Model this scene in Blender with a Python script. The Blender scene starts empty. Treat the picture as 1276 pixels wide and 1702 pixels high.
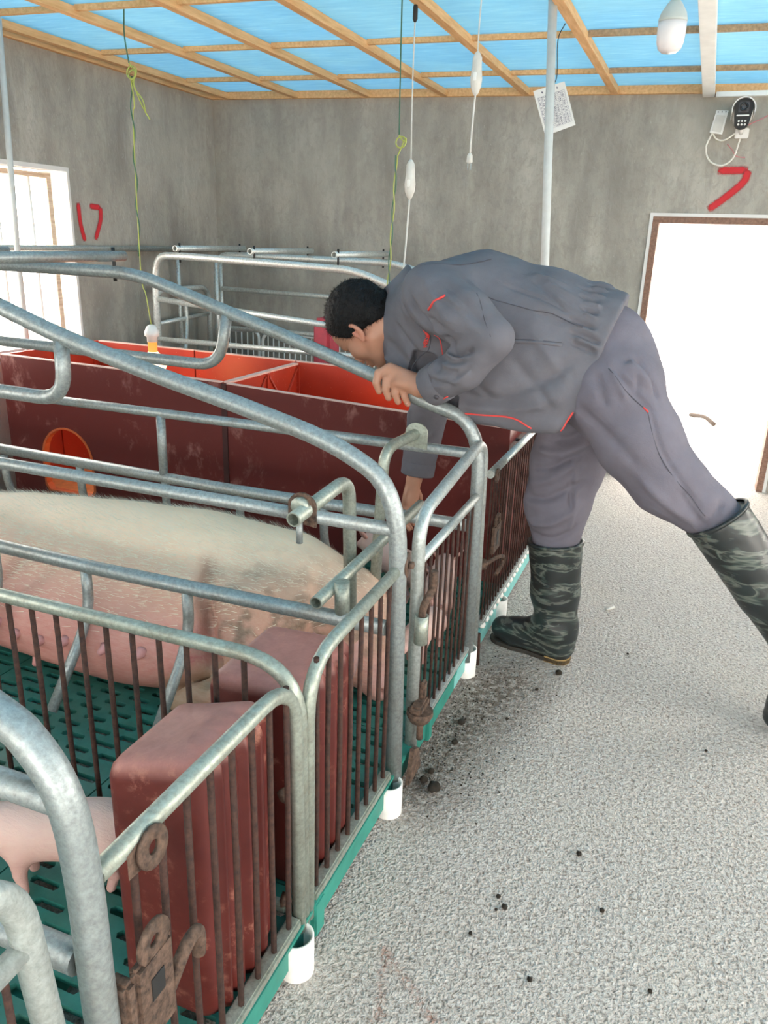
import bpy, bmesh, math, random
import numpy as np
from mathutils import Vector, Matrix, noise as mnoise
from mathutils.bvhtree import BVHTree

random.seed(7); np.random.seed(7)
SC = bpy.context.scene
COL = SC.collection

# ------------------------------------------------------------------ camera
cam_d = bpy.data.cameras.new('camera'); cam_o = bpy.data.objects.new('camera', cam_d); COL.objects.link(cam_o)
cam_d.sensor_fit = 'VERTICAL'; cam_d.sensor_height = 36.0; cam_d.lens = 1300.0 / 1702.0 * 36.0
cam_d.clip_start = 0.02; cam_d.clip_end = 200
cam_o.matrix_world = Matrix(((0.929378, -0.147785, 0.338255, 0.0), (0.367827, 0.293857, -0.882242, 0.0), (0.030983, 0.944356, 0.327464, 1.35), (0, 0, 0, 1)))
SC.camera = cam_o

# ------------------------------------------------------------------ sky, exposure
w = bpy.data.worlds.new('sky'); SC.world = w; w.use_nodes = True
bg = w.node_tree.nodes['Background']; bg.inputs[0].default_value = (1.0, 0.925, 0.835, 1); bg.inputs[1].default_value = 11.0
SC.view_settings.view_transform = 'Standard'; SC.view_settings.look = 'None'
SC.view_settings.exposure = 0.0; SC.view_settings.gamma = 1.0; SC.view_settings.use_curve_mapping = False

def portal(loc, rot, sx, sy):
    l = bpy.data.lights.new('window_portal', 'AREA'); l.shape = 'RECTANGLE'; l.size = sx; l.size_y = sy
    l.cycles.is_portal = True
    o = bpy.data.objects.new('window_portal', l); o.location = loc; o.rotation_euler = rot; COL.objects.link(o)

# ------------------------------------------------------------------ mesh helpers
class MB:
    def __init__(s): s.v = []; s.f = []; s.sm = []
    def add(s, vs, fs, smooth=False):
        b = len(s.v); s.v += [tuple(map(float, p)) for p in vs]
        for f in fs: s.f.append([i + b for i in f]); s.sm.append(smooth)
        return s
    def box(s, lo, hi, bev=0.0):
        x0, y0, z0 = lo; x1, y1, z1 = hi
        if bev <= 0:
            vs = [(x, y, z) for x in (x0, x1) for y in (y0, y1) for z in (z0, z1)]
            return s.add(vs, [(0,1,3,2),(4,6,7,5),(0,4,5,1),(2,3,7,6),(0,2,6,4),(1,5,7,3)])
        bm = bmesh.new(); bmesh.ops.create_cube(bm, size=1)
        for v in bm.verts:
            v.co = Vector(((x0+x1)/2 + v.co.x*(x1-x0), (y0+y1)/2 + v.co.y*(y1-y0), (z0+z1)/2 + v.co.z*(z1-z0)))
        bmesh.ops.bevel(bm, geom=bm.edges[:], offset=bev, segments=2, affect='EDGES')
        return s.bm(bm)
    def bm(s, bm, smooth=False):
        bm.verts.index_update()
        s.add([v.co[:] for v in bm.verts], [[v.index for v in f.verts] for f in bm.faces], smooth); bm.free(); return s
    def tube(s, path, r, n=12, caps=True, hollow=False):
        P = [Vector(p) for p in path]; rs = r if isinstance(r, (list, tuple)) else [r]*len(P)
        T = []
        for i in range(len(P)):
            a = P[max(i-1, 0)]; b = P[min(i+1, len(P)-1)]; T.append((b-a).normalized())
        u = T[0].orthogonal().normalized(); vs = []
        for i, p in enumerate(P):
            u = (u - T[i]*u.dot(T[i])).normalized(); w_ = T[i].cross(u)
            for k in range(n):
                a = 2*math.pi*k/n; vs.append(p + rs[i]*(math.cos(a)*u + math.sin(a)*w_))
        fs = [(i*n+k, i*n+(k+1) % n, (i+1)*n+(k+1) % n, (i+1)*n+k) for i in range(len(P)-1) for k in range(n)]
        s.add(vs, fs, True)
        if hollow:   # open pipe mouth at the start
            c = [P[0] + (Vector(v)-P[0])*0.8 for v in vs[:n]]; d = [v + T[0]*r*2.5 for v in c]
            s.add(vs[:n] + c + d, [(k, n+k, n+(k+1)%n, (k+1)%n) for k in range(n)] + [(n+k, 2*n+k, 2*n+(k+1)%n, n+(k+1)%n) for k in range(n)] + [tuple(range(2*n, 3*n))])
            s.add(vs[-n:], [tuple(range(n))])
        elif caps:
            s.add(vs[:n], [tuple(reversed(range(n)))]); s.add(vs[-n:], [tuple(range(n))])
        return s
    def lathe(s, prof, c, axis=(0,0,1), n=24, caps=True):
        ax = Vector(axis).normalized(); u = ax.orthogonal().normalized(); w_ = ax.cross(u); c = Vector(c); vs = []
        for r, h in prof:
            for k in range(n):
                a = 2*math.pi*k/n; vs.append(c + ax*h + r*(math.cos(a)*u + math.sin(a)*w_))
        m = len(prof)
        s.add(vs, [(i*n+k, i*n+(k+1)%n, (i+1)*n+(k+1)%n, (i+1)*n+k) for i in range(m-1) for k in range(n)], True)
        if caps: s.add(vs[:n], [tuple(reversed(range(n)))]); s.add(vs[-n:], [tuple(range(n))])
        return s
    def prism(s, poly, vec, smooth=False):
        n = len(poly); P = [Vector(p) for p in poly]; Q = [p + Vector(vec) for p in P]
        s.add(P + Q, [tuple(range(n)), tuple(reversed(range(n, 2*n)))] )
        return s.add(P + Q, [(k, n+k, n+(k+1)%n, (k+1)%n) for k in range(n)], smooth)
    def ico(s, c, r, sub=2, sq=(1,1,1), jit=0.0):
        bm = bmesh.new(); bmesh.ops.create_icosphere(bm, subdivisions=sub, radius=1)
        for v in bm.verts:
            k = 1 + jit*random.uniform(-1, 1); v.co = Vector((c[0]+v.co.x*r*sq[0]*k, c[1]+v.co.y*r*sq[1]*k, c[2]+v.co.z*r*sq[2]*k))
        return s.bm(bm, True)

def fillet(pts, rad, n=6):
    P = [Vector(p) for p in pts]; out = [P[0]]
    for i in range(1, len(P)-1):
        a, b, c = P[i-1], P[i], P[i+1]
        r = rad[i-1] if isinstance(rad, (list, tuple)) else rad
        d1 = min(r, (a-b).length*0.49); d2 = min(r, (c-b).length*0.49)
        p0 = b + (a-b).normalized()*d1; p2 = b + (c-b).normalized()*d2
        for k in range(n+1):
            t = k/n; out.append(p0*(1-t)**2 + b*2*t*(1-t) + p2*t*t)
    out.append(P[-1]); return out

def smooth_path(pts, n=6):
    P = [Vector(p) for p in pts]; P = [P[0]*2-P[1]] + P + [P[-1]*2-P[-2]]; out = []
    for i in range(1, len(P)-2):
        for k in range(n):
            t = k/n; a, b, c, d = P[i-1:i+3]
            out.append(0.5*((2*b) + (c-a)*t + (2*a-5*b+4*c-d)*t*t + (3*b-a-3*c+d)*t**3))
    out.append(P[-2]); return out

ROOTLOC = {}
def mesh_of(mb, name, off=(0,0,0)):
    me = bpy.data.meshes.new(name)
    o = Vector(off)
    me.from_pydata([tuple(Vector(v)-o) for v in mb.v], [], mb.f)
    me.polygons.foreach_set('use_smooth', mb.sm); me.update()
    bm = bmesh.new(); bm.from_mesh(me); bmesh.ops.remove_doubles(bm, verts=bm.verts, dist=1e-6); bmesh.ops.recalc_face_normals(bm, faces=bm.faces); bm.to_mesh(me); bm.free()
    return me
def wloc(o):
    v = Vector((0,0,0))
    while o is not None: v += Vector(o.location); o = o.parent
    return v
def link(name, me, mat=None, parent=None, loc=(0,0,0)):
    o = bpy.data.objects.new(name, me); COL.objects.link(o); o.parent = parent; o.location = loc
    if mat is not None:
        if len(me.materials) == 0: me.materials.append(mat)
    return o
def part(name, mb, mat, parent=None, label=None, loc=None):
    """vertices are given in room coordinates; loc (or the parent's place) becomes the origin"""
    base = wloc(parent); at = Vector(loc) if loc is not None else (base if parent else Vector((0,0,0)))
    o = link(name, mesh_of(mb, name, at), mat, parent, at - base)
    if label: o['label'] = label
    return o
def tag(o, label, cat, group=None, kind=None):
    o['label'] = label; o['category'] = cat
    if group: o['group'] = group
    if kind: o['kind'] = kind
    return o
def thing(name, label, cat, loc, group=None):
    o = bpy.data.objects.new(name, None); COL.objects.link(o); o.location = loc; o.empty_display_size = 0.05
    return tag(o, label, cat, group)
def solo(name, mb, mat, label, cat, group=None, loc=None):
    if loc is None:
        a = np.array(mb.v); loc = ((a[:,0].min()+a[:,0].max())/2, (a[:,1].min()+a[:,1].max())/2, a[:,2].min())
    return tag(part(name, mb, mat, None, None, loc), label, cat, group)
def structure(name, mb=None, mat=None, parent=None, label=None):
    o = part(name, mb, mat, parent) if mb else bpy.data.objects.new(name, None)
    if not mb: COL.objects.link(o)
    if parent is None: o['kind'] = 'structure'
    if label: o['label'] = label
    return o

# ------------------------------------------------------------------ implicit surfaces for bodies
def rcone(a, b, ra, rb, k=0.02, sy=1.0): return ('cone', np.array(a, float), np.array(b, float), ra, rb, k, sy)
def ell(c, r, k=0.02, rot=None, op='add'): return ('ell', np.array(c, float), np.array(r, float), rot, op, k, 0)
def cut(p, n, lo, hi, k=0.004): return ('cut', np.array(p, float), np.array(n, float)/np.linalg.norm(n), np.array(lo, float), np.array(hi, float), k, 0)
def sdf_mesh(prims, h):
    los, his = [], []
    for q in prims:
        if q[0] == 'cone': los.append(np.minimum(q[1]-q[3]*max(1,q[6]), q[2]-q[4]*max(1,q[6]))); his.append(np.maximum(q[1]+q[3]*max(1,q[6]), q[2]+q[4]*max(1,q[6])))
        elif q[0] == 'ell' and q[4] == 'add': m = q[2].max(); los.append(q[1]-m); his.append(q[1]+m)
    lo = np.min(los, 0) - 4*h - 0.02; hi = np.max(his, 0) + 4*h + 0.02
    n = np.ceil((hi-lo)/h).astype(int) + 1
    F = np.full(n, 0.15, np.float32)
    ax = [lo[i] + h*np.arange(n[i]) for i in range(3)]
    for q in prims:
        if q[0] == 'cone': k = q[5]; m = max(q[3], q[4])*max(1, q[6]); a = np.minimum(q[1], q[2])-m-3*k-3*h; b = np.maximum(q[1], q[2])+m+3*k+3*h
        elif q[0] == 'ell': k = q[5]; m = q[2].max(); a = q[1]-m-3*k-3*h; b = q[1]+m+3*k+3*h
        else: k = q[5]; a, b = q[3], q[4]
        i0 = np.clip(np.floor((a-lo)/h).astype(int), 0, n-1); i1 = np.clip(np.ceil((b-lo)/h).astype(int)+1, 1, n)
        sl = tuple(slice(i0[i], i1[i]) for i in range(3))
        if any(i1[i] <= i0[i] for i in range(3)): continue
        X, Y, Z = np.meshgrid(ax[0][sl[0]], ax[1][sl[1]], ax[2][sl[2]], indexing='ij')
        if q[0] == 'cone':
            A, B, ra, rb, sy = q[1], q[2], q[3], q[4], q[6]
            px, py, pz = X-A[0], (Y-A[1])/sy, Z-A[2]; d = (B-A).copy(); d[1] /= sy
            t = np.clip((px*d[0]+py*d[1]+pz*d[2])/max(d.dot(d), 1e-12), 0, 1)
            D = np.sqrt((px-t*d[0])**2+(py-t*d[1])**2+(pz-t*d[2])**2) - (ra+(rb-ra)*t)
        elif q[0] == 'ell':
            px, py, pz = X-q[1][0], Y-q[1][1], Z-q[1][2]
            if q[3] is not None:
                R_ = q[3]; px, py, pz = (R_[0][0]*px+R_[0][1]*py+R_[0][2]*pz, R_[1][0]*px+R_[1][1]*py+R_[1][2]*pz, R_[2][0]*px+R_[2][1]*py+R_[2][2]*pz)
            r = q[2]; k0 = np.sqrt((px/r[0])**2+(py/r[1])**2+(pz/r[2])**2); k1 = np.sqrt((px/r[0]**2)**2+(py/r[1]**2)**2+(pz/r[2]**2)**2)
            D = k0*(k0-1)/np.maximum(k1, 1e-6); D = np.where(k0 < 1e-3, -r.min(), D)
        else:
            D = (X-q[1][0])*q[2][0]+(Y-q[1][1])*q[2][1]+(Z-q[1][2])*q[2][2]
        a_ = F[sl]
        if q[0] == 'cut': F[sl] = np.maximum(a_, D)
        elif q[0] == 'ell' and q[4] == 'sub':
            D = -D; hh = np.clip(0.5-0.5*(a_-D)/k, 0, 1); F[sl] = a_*(1-hh)+D*hh+k*hh*(1-hh)
        else:
            hh = np.clip(0.5+0.5*(a_-D)/k, 0, 1); F[sl] = a_*(1-hh)+D*hh-k*hh*(1-hh)
    # surface nets
    S = F < 0; c = np.zeros(np.array(F.shape)-1, np.int8)
    for dx in (0,1):
        for dy in (0,1):
            for dz in (0,1): c += S[dx:F.shape[0]-1+dx, dy:F.shape[1]-1+dy, dz:F.shape[2]-1+dz]
    act = (c > 0) & (c < 8); idx = -np.ones(act.shape, np.int64); I = np.argwhere(act); idx[act] = np.arange(len(I))
    acc = np.zeros((len(I), 3)); cnt = np.zeros(len(I))
    cor = [(a,b,d) for a in (0,1) for b in (0,1) for d in (0,1)]
    for p in cor:
        for axn in range(3):
            if p[axn] == 0:
                q_ = list(p); q_[axn] = 1
                f0 = F[I[:,0]+p[0], I[:,1]+p[1], I[:,2]+p[2]]; f1 = F[I[:,0]+q_[0], I[:,1]+q_[1], I[:,2]+q_[2]]
                m = (f0 < 0) != (f1 < 0); t = np.where(m, f0/np.where(m, f0-f1, 1), 0)
                pt = np.tile(np.array(p, float), (len(I), 1)); pt[:,axn] += t
                acc += pt*m[:,None]; cnt += m
    V = lo + h*(I + acc/np.maximum(cnt, 1)[:,None])
    faces = []
    for axn in range(3):
        o1, o2 = [(1,2),(2,0),(0,1)][axn]
        s0 = [slice(None)]*3; s1 = [slice(None)]*3; s0[axn] = slice(0,-1); s1[axn] = slice(1,None)
        ch = S[tuple(s0)] != S[tuple(s1)]
        E_ = np.argwhere(ch); E_ = E_[(E_[:,o1] > 0) & (E_[:,o2] > 0) & (E_[:,o1] < F.shape[o1]-1) & (E_[:,o2] < F.shape[o2]-1)]
        ins = S[tuple(E_.T)]
        def g(a, b):
            q_ = E_.copy(); q_[:,o1] -= a; q_[:,o2] -= b; return idx[q_[:,0], q_[:,1], q_[:,2]]
        quad = np.stack([g(1,1), g(0,1), g(0,0), g(1,0)], 1)
        quad[~ins] = quad[~ins][:, ::-1]; faces.append(quad)
    Q = np.concatenate(faces); Q = Q[(Q >= 0).all(1)]
    a, b, d = V[Q[:,0]], V[Q[:,1]], V[Q[:,2]]
    if np.einsum('ij,ij->i', a, np.cross(b, d)).sum() + np.einsum('ij,ij->i', a, np.cross(d, V[Q[:,3]])).sum() < 0: Q = Q[:, ::-1]
    return V, Q
def smooth_np(V, Q, it=2, lam=0.5):
    e = np.concatenate([Q[:, [0,1]], Q[:, [1,2]], Q[:, [2,3]], Q[:, [3,0]]]); e = np.concatenate([e, e[:, ::-1]])
    deg = np.bincount(e[:,0], minlength=len(V)).astype(float)
    for _ in range(it):
        s = np.stack([np.bincount(e[:,0], V[e[:,1], k], len(V)) for k in range(3)], 1)/np.maximum(deg, 1)[:,None]
        V = V + lam*(s-V)
    return V
def normals_np(V, Q):
    n = np.cross(V[Q[:,2]]-V[Q[:,0]], V[Q[:,3]]-V[Q[:,1]]); N = np.zeros_like(V)
    for k in range(4): np.add.at(N, Q[:,k], n)
    return N/np.maximum(np.linalg.norm(N, axis=1), 1e-12)[:,None]
def organic(name, V, Q, mat, parent=None, loc=(0,0,0), cols=None):
    me = bpy.data.meshes.new(name); at = Vector(loc)
    base = wloc(parent)
    me.from_pydata((V-np.array(at)).tolist(), [], Q.tolist()); me.polygons.foreach_set('use_smooth', [True]*len(Q)); me.update()
    if cols is not None:
        at_ = me.attributes.new('tint', 'FLOAT_COLOR', 'POINT'); at_.data.foreach_set('color', np.c_[cols, np.ones(len(V))].astype(np.float32).ravel())
    return link(name, me, mat, parent, at-base)
def seg_d(V, a, b):
    a = np.array(a, float); b = np.array(b, float); d = b-a; t = np.clip(((V-a)@d)/max(d.dot(d),1e-12), 0, 1)
    return np.linalg.norm(V-a-t[:,None]*d, axis=1), t
def folds(V, N, L, Q=None):
    """each fold: polyline, width, height (negative = crease); with faces Q the line is first laid on to the surface"""
    tree = BVHTree.FromPolygons([Vector(v) for v in V], Q.tolist()) if Q is not None else None
    for pts, wd, amp in L:
        if tree is not None:
            pp = smooth_path(pts, 5) if len(pts) > 2 else [Vector(pts[0]).lerp(Vector(pts[1]), k/6) for k in range(7)]
            pts = [np.array(tree.find_nearest(Vector(p))[0]) for p in pp]
        D = np.full(len(V), 9.0); T = np.zeros(len(V)); n = len(pts)-1
        for k, (a, b) in enumerate(zip(pts[:-1], pts[1:])):
            d, t = seg_d(V, a, b); m = d < D; D = np.where(m, d, D); T = np.where(m, (k+t)/n, T)
        V = V + N*(amp*np.exp(-(D/wd)**2)*np.clip(np.minimum(T, 1-T)*5+0.25, 0, 1))[:,None]
    return V
def noise_np(V, sc, amp_oct=2, stretch=(1,1,1), seed=0.0):
    return np.array([mnoise.fractal(Vector((v[0]*sc*stretch[0]+seed, v[1]*sc*stretch[1], v[2]*sc*stretch[2])), 1.0, 2.0, amp_oct) for v in V])

# ------------------------------------------------------------------ materials
class NT:
    def __init__(s, name):
        s.m = bpy.data.materials.new(name); s.m.use_nodes = True; s.t = s.m.node_tree; s.b = s.t.nodes['Principled BSDF']; s.out = s.t.nodes['Material Output']
        s.geo = s.t.nodes.new('ShaderNodeNewGeometry')
    def n(s, typ, **kw):
        o = s.t.nodes.new(typ)
        for k, v in kw.items(): setattr(o, k, v)
        return o
    def l(s, a, b): s.t.links.new(a, b)
    def pos(s, scale=(1,1,1), space='world'):
        src = s.geo.outputs['Position']
        if space == 'object': src = s.n('ShaderNodeTexCoord').outputs['Object']
        if scale == (1,1,1): return src
        m = s.n('ShaderNodeVectorMath', operation='MULTIPLY'); s.l(src, m.inputs[0]); m.inputs[1].default_value = scale; return m.outputs[0]
    def noise(s, scale, detail=3, rough=0.55, stretch=(1,1,1), space='world', dist=0.0):
        o = s.n('ShaderNodeTexNoise'); o.inputs['Scale'].default_value = scale; o.inputs['Detail'].default_value = detail; o.inputs['Roughness'].default_value = rough; o.inputs['Distortion'].default_value = dist
        s.l(s.pos(stretch, space), o.inputs['Vector']); return o.outputs['Fac']
    def ramp(s, fac, stops):
        r = s.n('ShaderNodeValToRGB'); e = r.color_ramp.elements
        while len(e) < len(stops): e.new(0.5)
        for i, (p, c) in enumerate(stops): e[i].position = p; e[i].color = (c[0], c[1], c[2], 1) if hasattr(c, '__len__') else (c, c, c, 1)
        s.l(fac, r.inputs[0]); return r.outputs[0]
    def mix(s, fac, a, b, mode='MIX'):
        m = s.n('ShaderNodeMix', data_type='RGBA', blend_type=mode)
        for v, i in ((fac, m.inputs[0]), (a, m.inputs[6]), (b, m.inputs[7])):
            if hasattr(v, 'links'): s.l(v, i)
            elif isinstance(v, (int, float)): i.default_value = v if i.type == 'VALUE' else (v, v, v, 1)
            else: i.default_value = (*v, 1)
        return m.outputs[2]
    def math(s, op, a, b=0.0, clamp=False):
        m = s.n('ShaderNodeMath', operation=op, use_clamp=clamp)
        for v, i in ((a, m.inputs[0]), (b, m.inputs[1])):
            if hasattr(v, 'links'): s.l(v, i)
            else: i.default_value = v
        return m.outputs[0]
    def seg(s, a, b, wd, soft, src=None):
        """mask of a painted stroke from a to b in room coordinates"""
        p = src or s.pos(); a = Vector(a); b = Vector(b); d = b-a
        def vm(op, x, y):
            m = s.n('ShaderNodeVectorMath', operation=op)
            for v, i in ((x, m.inputs[0]), (y, m.inputs[1])):
                if hasattr(v, 'links'): s.l(v, i)
                else: i.default_value = v
            return m
        pa = vm('SUBTRACT', p, tuple(a)).outputs[0]; t = s.math('DIVIDE', vm('DOT_PRODUCT', pa, tuple(d)).outputs['Value'], d.dot(d), True)
        sc = s.n('ShaderNodeVectorMath', operation='SCALE'); sc.inputs[0].default_value = tuple(d); s.l(t, sc.inputs['Scale'])
        dist = vm('LENGTH', vm('SUBTRACT', pa, sc.outputs[0]).outputs[0], (0,0,0)).outputs['Value']
        return s.math('DIVIDE', s.math('SUBTRACT', wd, dist), soft, True)
    def bump(s, h, strength=0.3, dist=0.01):
        b = s.n('ShaderNodeBump'); b.inputs['Strength'].default_value = strength; b.inputs['Distance'].default_value = dist
        s.l(h, b.inputs['Height']); s.l(b.outputs[0], s.b.inputs['Normal'])
    def set(s, color=None, rough=None, metal=None, spec=None, **kw):
        for v, nm in ((color, 'Base Color'), (rough, 'Roughness'), (metal, 'Metallic'), (spec, 'Specular IOR Level')):
            if v is None: continue
            i = s.b.inputs[nm]
            if hasattr(v, 'links'): s.l(v, i)
            elif isinstance(v, (int, float)): i.default_value = v
            else: i.default_value = (*v, 1)
        for k, v in kw.items(): s.b.inputs[k.replace('_', ' ')].default_value = v
        return s.m
def flat(name, c, rough=0.6, metal=0.0, var=0.12, sc=30, **kw):
    t = NT(name); f = t.noise(sc, 3)
    return t.set(t.ramp(f, [(0.3, [x*(1-var) for x in c]), (0.7, [min(1, x*(1+var)) for x in c])]), rough, metal, **kw)

def galv(name, tone=(0.46, 0.51, 0.52), dirt=0.25):
    t = NT(name); a = t.noise(110, 5, 0.7); b = t.noise(11, 4); c = t.noise(260, 2)
    col = t.ramp(a, [(0.28, [x*0.70 for x in tone]), (0.5, tone), (0.75, [min(1, x*1.35) for x in tone])])
    col = t.mix(t.math('MULTIPLY', t.ramp(b, [(0.5, 0), (0.75, 1)]), dirt), col, (0.2, 0.17, 0.12))
    t.bump(c, 0.15, 0.002)
    return t.set(col, t.ramp(a, [(0.3, 0.55), (0.7, 0.36)]), 0.55)
M_GALV = galv('galvanised_steel', (0.32,0.358,0.362), 0.4); M_GALV_WARM = galv('galvanised_steel_weathered', (0.36, 0.395, 0.345), 0.5); M_GALV_FAR_LIT = galv('galvanised_steel_lit', (0.66, 0.70, 0.68), 0.1); M_GALV_LIGHT = galv('galvanised_steel_bright', (0.45, 0.49, 0.475), 0.25)  # the far crate's steel has window light put into its paler tone
def rust(name, lo, hi):
    t = NT(name); a = t.noise(90, 4, 0.6); t.bump(a, 0.4, 0.003)
    return t.set(t.ramp(a, [(0.3, lo), (0.7, hi)]), 0.85, 0.1)
M_RUSTBAR = rust('rusted_bar', (0.024,0.012,0.010), (0.080,0.036,0.026)); M_RUST = rust('rusty_fitting', (0.030, 0.019, 0.015), (0.17, 0.105, 0.075)); M_RUSTOR = rust('orange_rust', (0.14, 0.05, 0.02), (0.35, 0.16, 0.07))

def concrete_wall():
    t = NT('grey_cement_render'); st = t.noise(5, 5, 0.6, (1,1,0.28)); bl = t.noise(1.3, 4, 0.6); fi = t.noise(60, 4, 0.7, (1,1,0.5))
    c = t.ramp(st, [(0.3, (0.25,0.232,0.208)), (0.52, (0.36,0.34,0.30)), (0.72, (0.49,0.467,0.41))])
    c = t.mix(t.math('MULTIPLY', t.ramp(t.noise(24,5,0.72,(1,1,0.7),'world',0.8), [(0.36,1),(0.54,0)]), 0.4), c, (0.23,0.215,0.19))
    c = t.mix(t.math('MULTIPLY', t.ramp(bl, [(0.45,0),(0.7,1)]), 0.5), c, (0.47,0.45,0.385))
    c = t.mix(t.math('MULTIPLY', t.ramp(fi, [(0.62,0),(0.75,1)]), 0.5), c, (0.60,0.585,0.53))
    c = t.mix(t.math('MULTIPLY', t.ramp(t.noise(14,4,0.7,(1,1,0.12)), [(0.60,0),(0.72,1)]), 0.35), c, (0.50,0.49,0.46))
    t.bump(t.mix(0.5, fi, st), 0.6, 0.012); return t.set(c, 0.92)
M_WALL = concrete_wall()
def concrete_floor():
    t = NT('rough_concrete_floor'); g = t.noise(190, 3, 0.6); g2 = t.noise(95, 3, 0.6, (1,1,1), 'world', 0.4); b = t.noise(2.2, 3); wv = t.noise(28, 3, 0.6)
    c = t.ramp(g2, [(0.30, (0.25,0.222,0.198)), (0.46, (0.50,0.458,0.422)), (0.60, (0.63,0.582,0.54)), (0.75, (0.70,0.65,0.61))])  # hollows darkened in the colour, painting in relief shading the bump lacks
    c = t.mix(t.ramp(g, [(0.33,0.55),(0.42,0)]), c, (0.20,0.18,0.16))
    c = t.mix(t.math('MULTIPLY', t.ramp(b, [(0.5,0),(0.7,1)]), 0.2), c, (0.60,0.545,0.46))
    # old manure stain beside the pen edge
    s1 = t.seg((-0.54,1.64,0),(-0.43,2.22,0), 0.23, 0.19); s1 = t.math('MULTIPLY', s1, t.ramp(t.noise(45,4,0.75), [(0.34,0.15),(0.56,1)]))
    c = t.mix(t.math('MULTIPLY', s1, 0.9), c, (0.095,0.07,0.052))
    # faint red brown paint strokes
    sp = t.ramp(t.noise(120,3,0.7), [(0.42,0),(0.6,1)])
    for a, b_ in (((-0.40,1.13,0),(-0.36,1.0,0)), ((-0.40,1.13,0),(-0.27,1.03,0)), ((-0.36,1.0,0),(-0.38,0.9,0)), ((-0.27,1.03,0),(-0.2,0.98,0))):
        c = t.mix(t.math('MULTIPLY', t.math('MULTIPLY', t.seg(a, b_, 0.016, 0.012), sp), 0.5), c, (0.30,0.11,0.06))
    t.bump(t.mix(0.35, g2, t.mix(0.4, g, wv)), 1.0, 0.02); return t.set(c, 0.95)
M_FLOOR = concrete_floor()
M_OUT = flat('outdoor_concrete', (0.72,0.71,0.69), 0.95, 0, 0.06, 6)
def ceiling_sheet():
    t = NT('blue_ceiling_sheet'); f = t.noise(16, 4, 0.6, (0.5,2.5,1)); b = t.noise(2.0, 2)
    c = t.ramp(f, [(0.3,(0.16,0.54,0.78)),(0.6,(0.24,0.64,0.86)),(0.8,(0.42,0.78,0.92))])
    c = t.mix(t.math('MULTIPLY', t.ramp(b,[(0.45,0),(0.7,1)]),0.3), c, (0.42,0.74,0.80))
    t.set(c, 0.6); tr = t.n('ShaderNodeBsdfTranslucent'); t.l(t.mix(0.45, c, (0.8,0.9,0.95)), tr.inputs[0]); mx = t.n('ShaderNodeMixShader'); mx.inputs[0].default_value = 0.22
    t.l(t.b.outputs[0], mx.inputs[1]); t.l(tr.outputs[0], mx.inputs[2]); t.l(mx.outputs[0], t.out.inputs[0]); return t.m
M_SHEET = ceiling_sheet()
def wood(name, a, b):
    t = NT(name); f = t.noise(12, 4, 0.6, (6,0.6,6)); return t.set(t.ramp(f, [(0.3,a),(0.7,b)]), 0.7)
M_BATTEN = wood('pine_batten', (0.62,0.33,0.13), (0.82,0.50,0.24)); M_DOORWOOD = wood('brown_door_wood', (0.16,0.085,0.06), (0.30,0.17,0.12)); M_DARKWOOD = wood('weathered_batten', (0.30,0.19,0.11), (0.55,0.36,0.20))
M_WHITE = flat('white_plastic', (0.80,0.80,0.78), 0.45, 0, 0.04); M_WHITEMETAL = flat('white_painted_metal', (0.84,0.85,0.83), 0.5, 0, 0.06, 12)
M_PVC = flat('white_pvc_pipe', (0.82,0.80,0.76), 0.5, 0, 0.08, 40); M_BLACK = flat('black_rubber', (0.015,0.015,0.016), 0.6); M_GREYPOLE = flat('grey_white_pipe', (0.56,0.58,0.57), 0.5, 0, 0.06)
def board_shaded():  # outer faces of the red boards, their shade put into the colour
    t = NT('shaded_red_board'); f = t.noise(3.0, 5, 0.7, (1,1,0.8), 'world', 1.2); g = t.noise(18, 4, 0.7, (1,1,0.6))
    m = t.math('MULTIPLY', t.ramp(f, [(0.53,0),(0.62,1)]), t.ramp(g, [(0.48,0),(0.62,1)]))
    c = t.mix(t.math('MULTIPLY', m, 0.5), (0.135,0.024,0.022), (0.48,0.24,0.21)); return t.set(c, t.math('ADD', t.math('MULTIPLY', m, 0.3), 0.42), 0, 0.35)
M_BOARD_SHADED = board_shaded()
def board_lit():  # same red boards inside the box, lamp light put into the colour
    t = NT('lit_red_board'); f = t.noise(5, 3); g = t.noise(140, 2, 0.5)
    c = t.ramp(f, [(0.3,(0.34,0.028,0.014)),(0.7,(0.46,0.045,0.018))]); c = t.mix(t.ramp(g,[(0.70,0),(0.74,0.6)]), c, (0.7,0.4,0.3)); return t.set(c, 0.45)
M_BOARD_LIT = board_lit(); M_EDGE = flat('pale_board_edge', (0.72,0.48,0.42), 0.6); M_MAT = flat('orange_heat_mat', (0.85,0.34,0.12), 0.6, 0, 0.15, 25)
def redbox():
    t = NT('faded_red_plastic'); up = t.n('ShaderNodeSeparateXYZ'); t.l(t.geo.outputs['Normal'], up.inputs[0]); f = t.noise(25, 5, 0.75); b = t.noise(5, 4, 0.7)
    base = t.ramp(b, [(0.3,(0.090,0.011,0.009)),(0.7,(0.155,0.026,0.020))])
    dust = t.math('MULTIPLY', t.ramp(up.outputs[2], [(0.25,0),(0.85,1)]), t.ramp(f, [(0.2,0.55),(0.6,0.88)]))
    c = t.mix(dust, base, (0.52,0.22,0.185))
    sc = t.math('MULTIPLY', t.ramp(f, [(0.53,0),(0.66,1)]), t.ramp(b,[(0.45,0),(0.62,0.75)])); c = t.mix(sc, c, (0.55,0.24,0.17))
    t.bump(f, 0.1, 0.003); return t.set(c, 0.5)
M_REDBOX = redbox()
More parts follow.
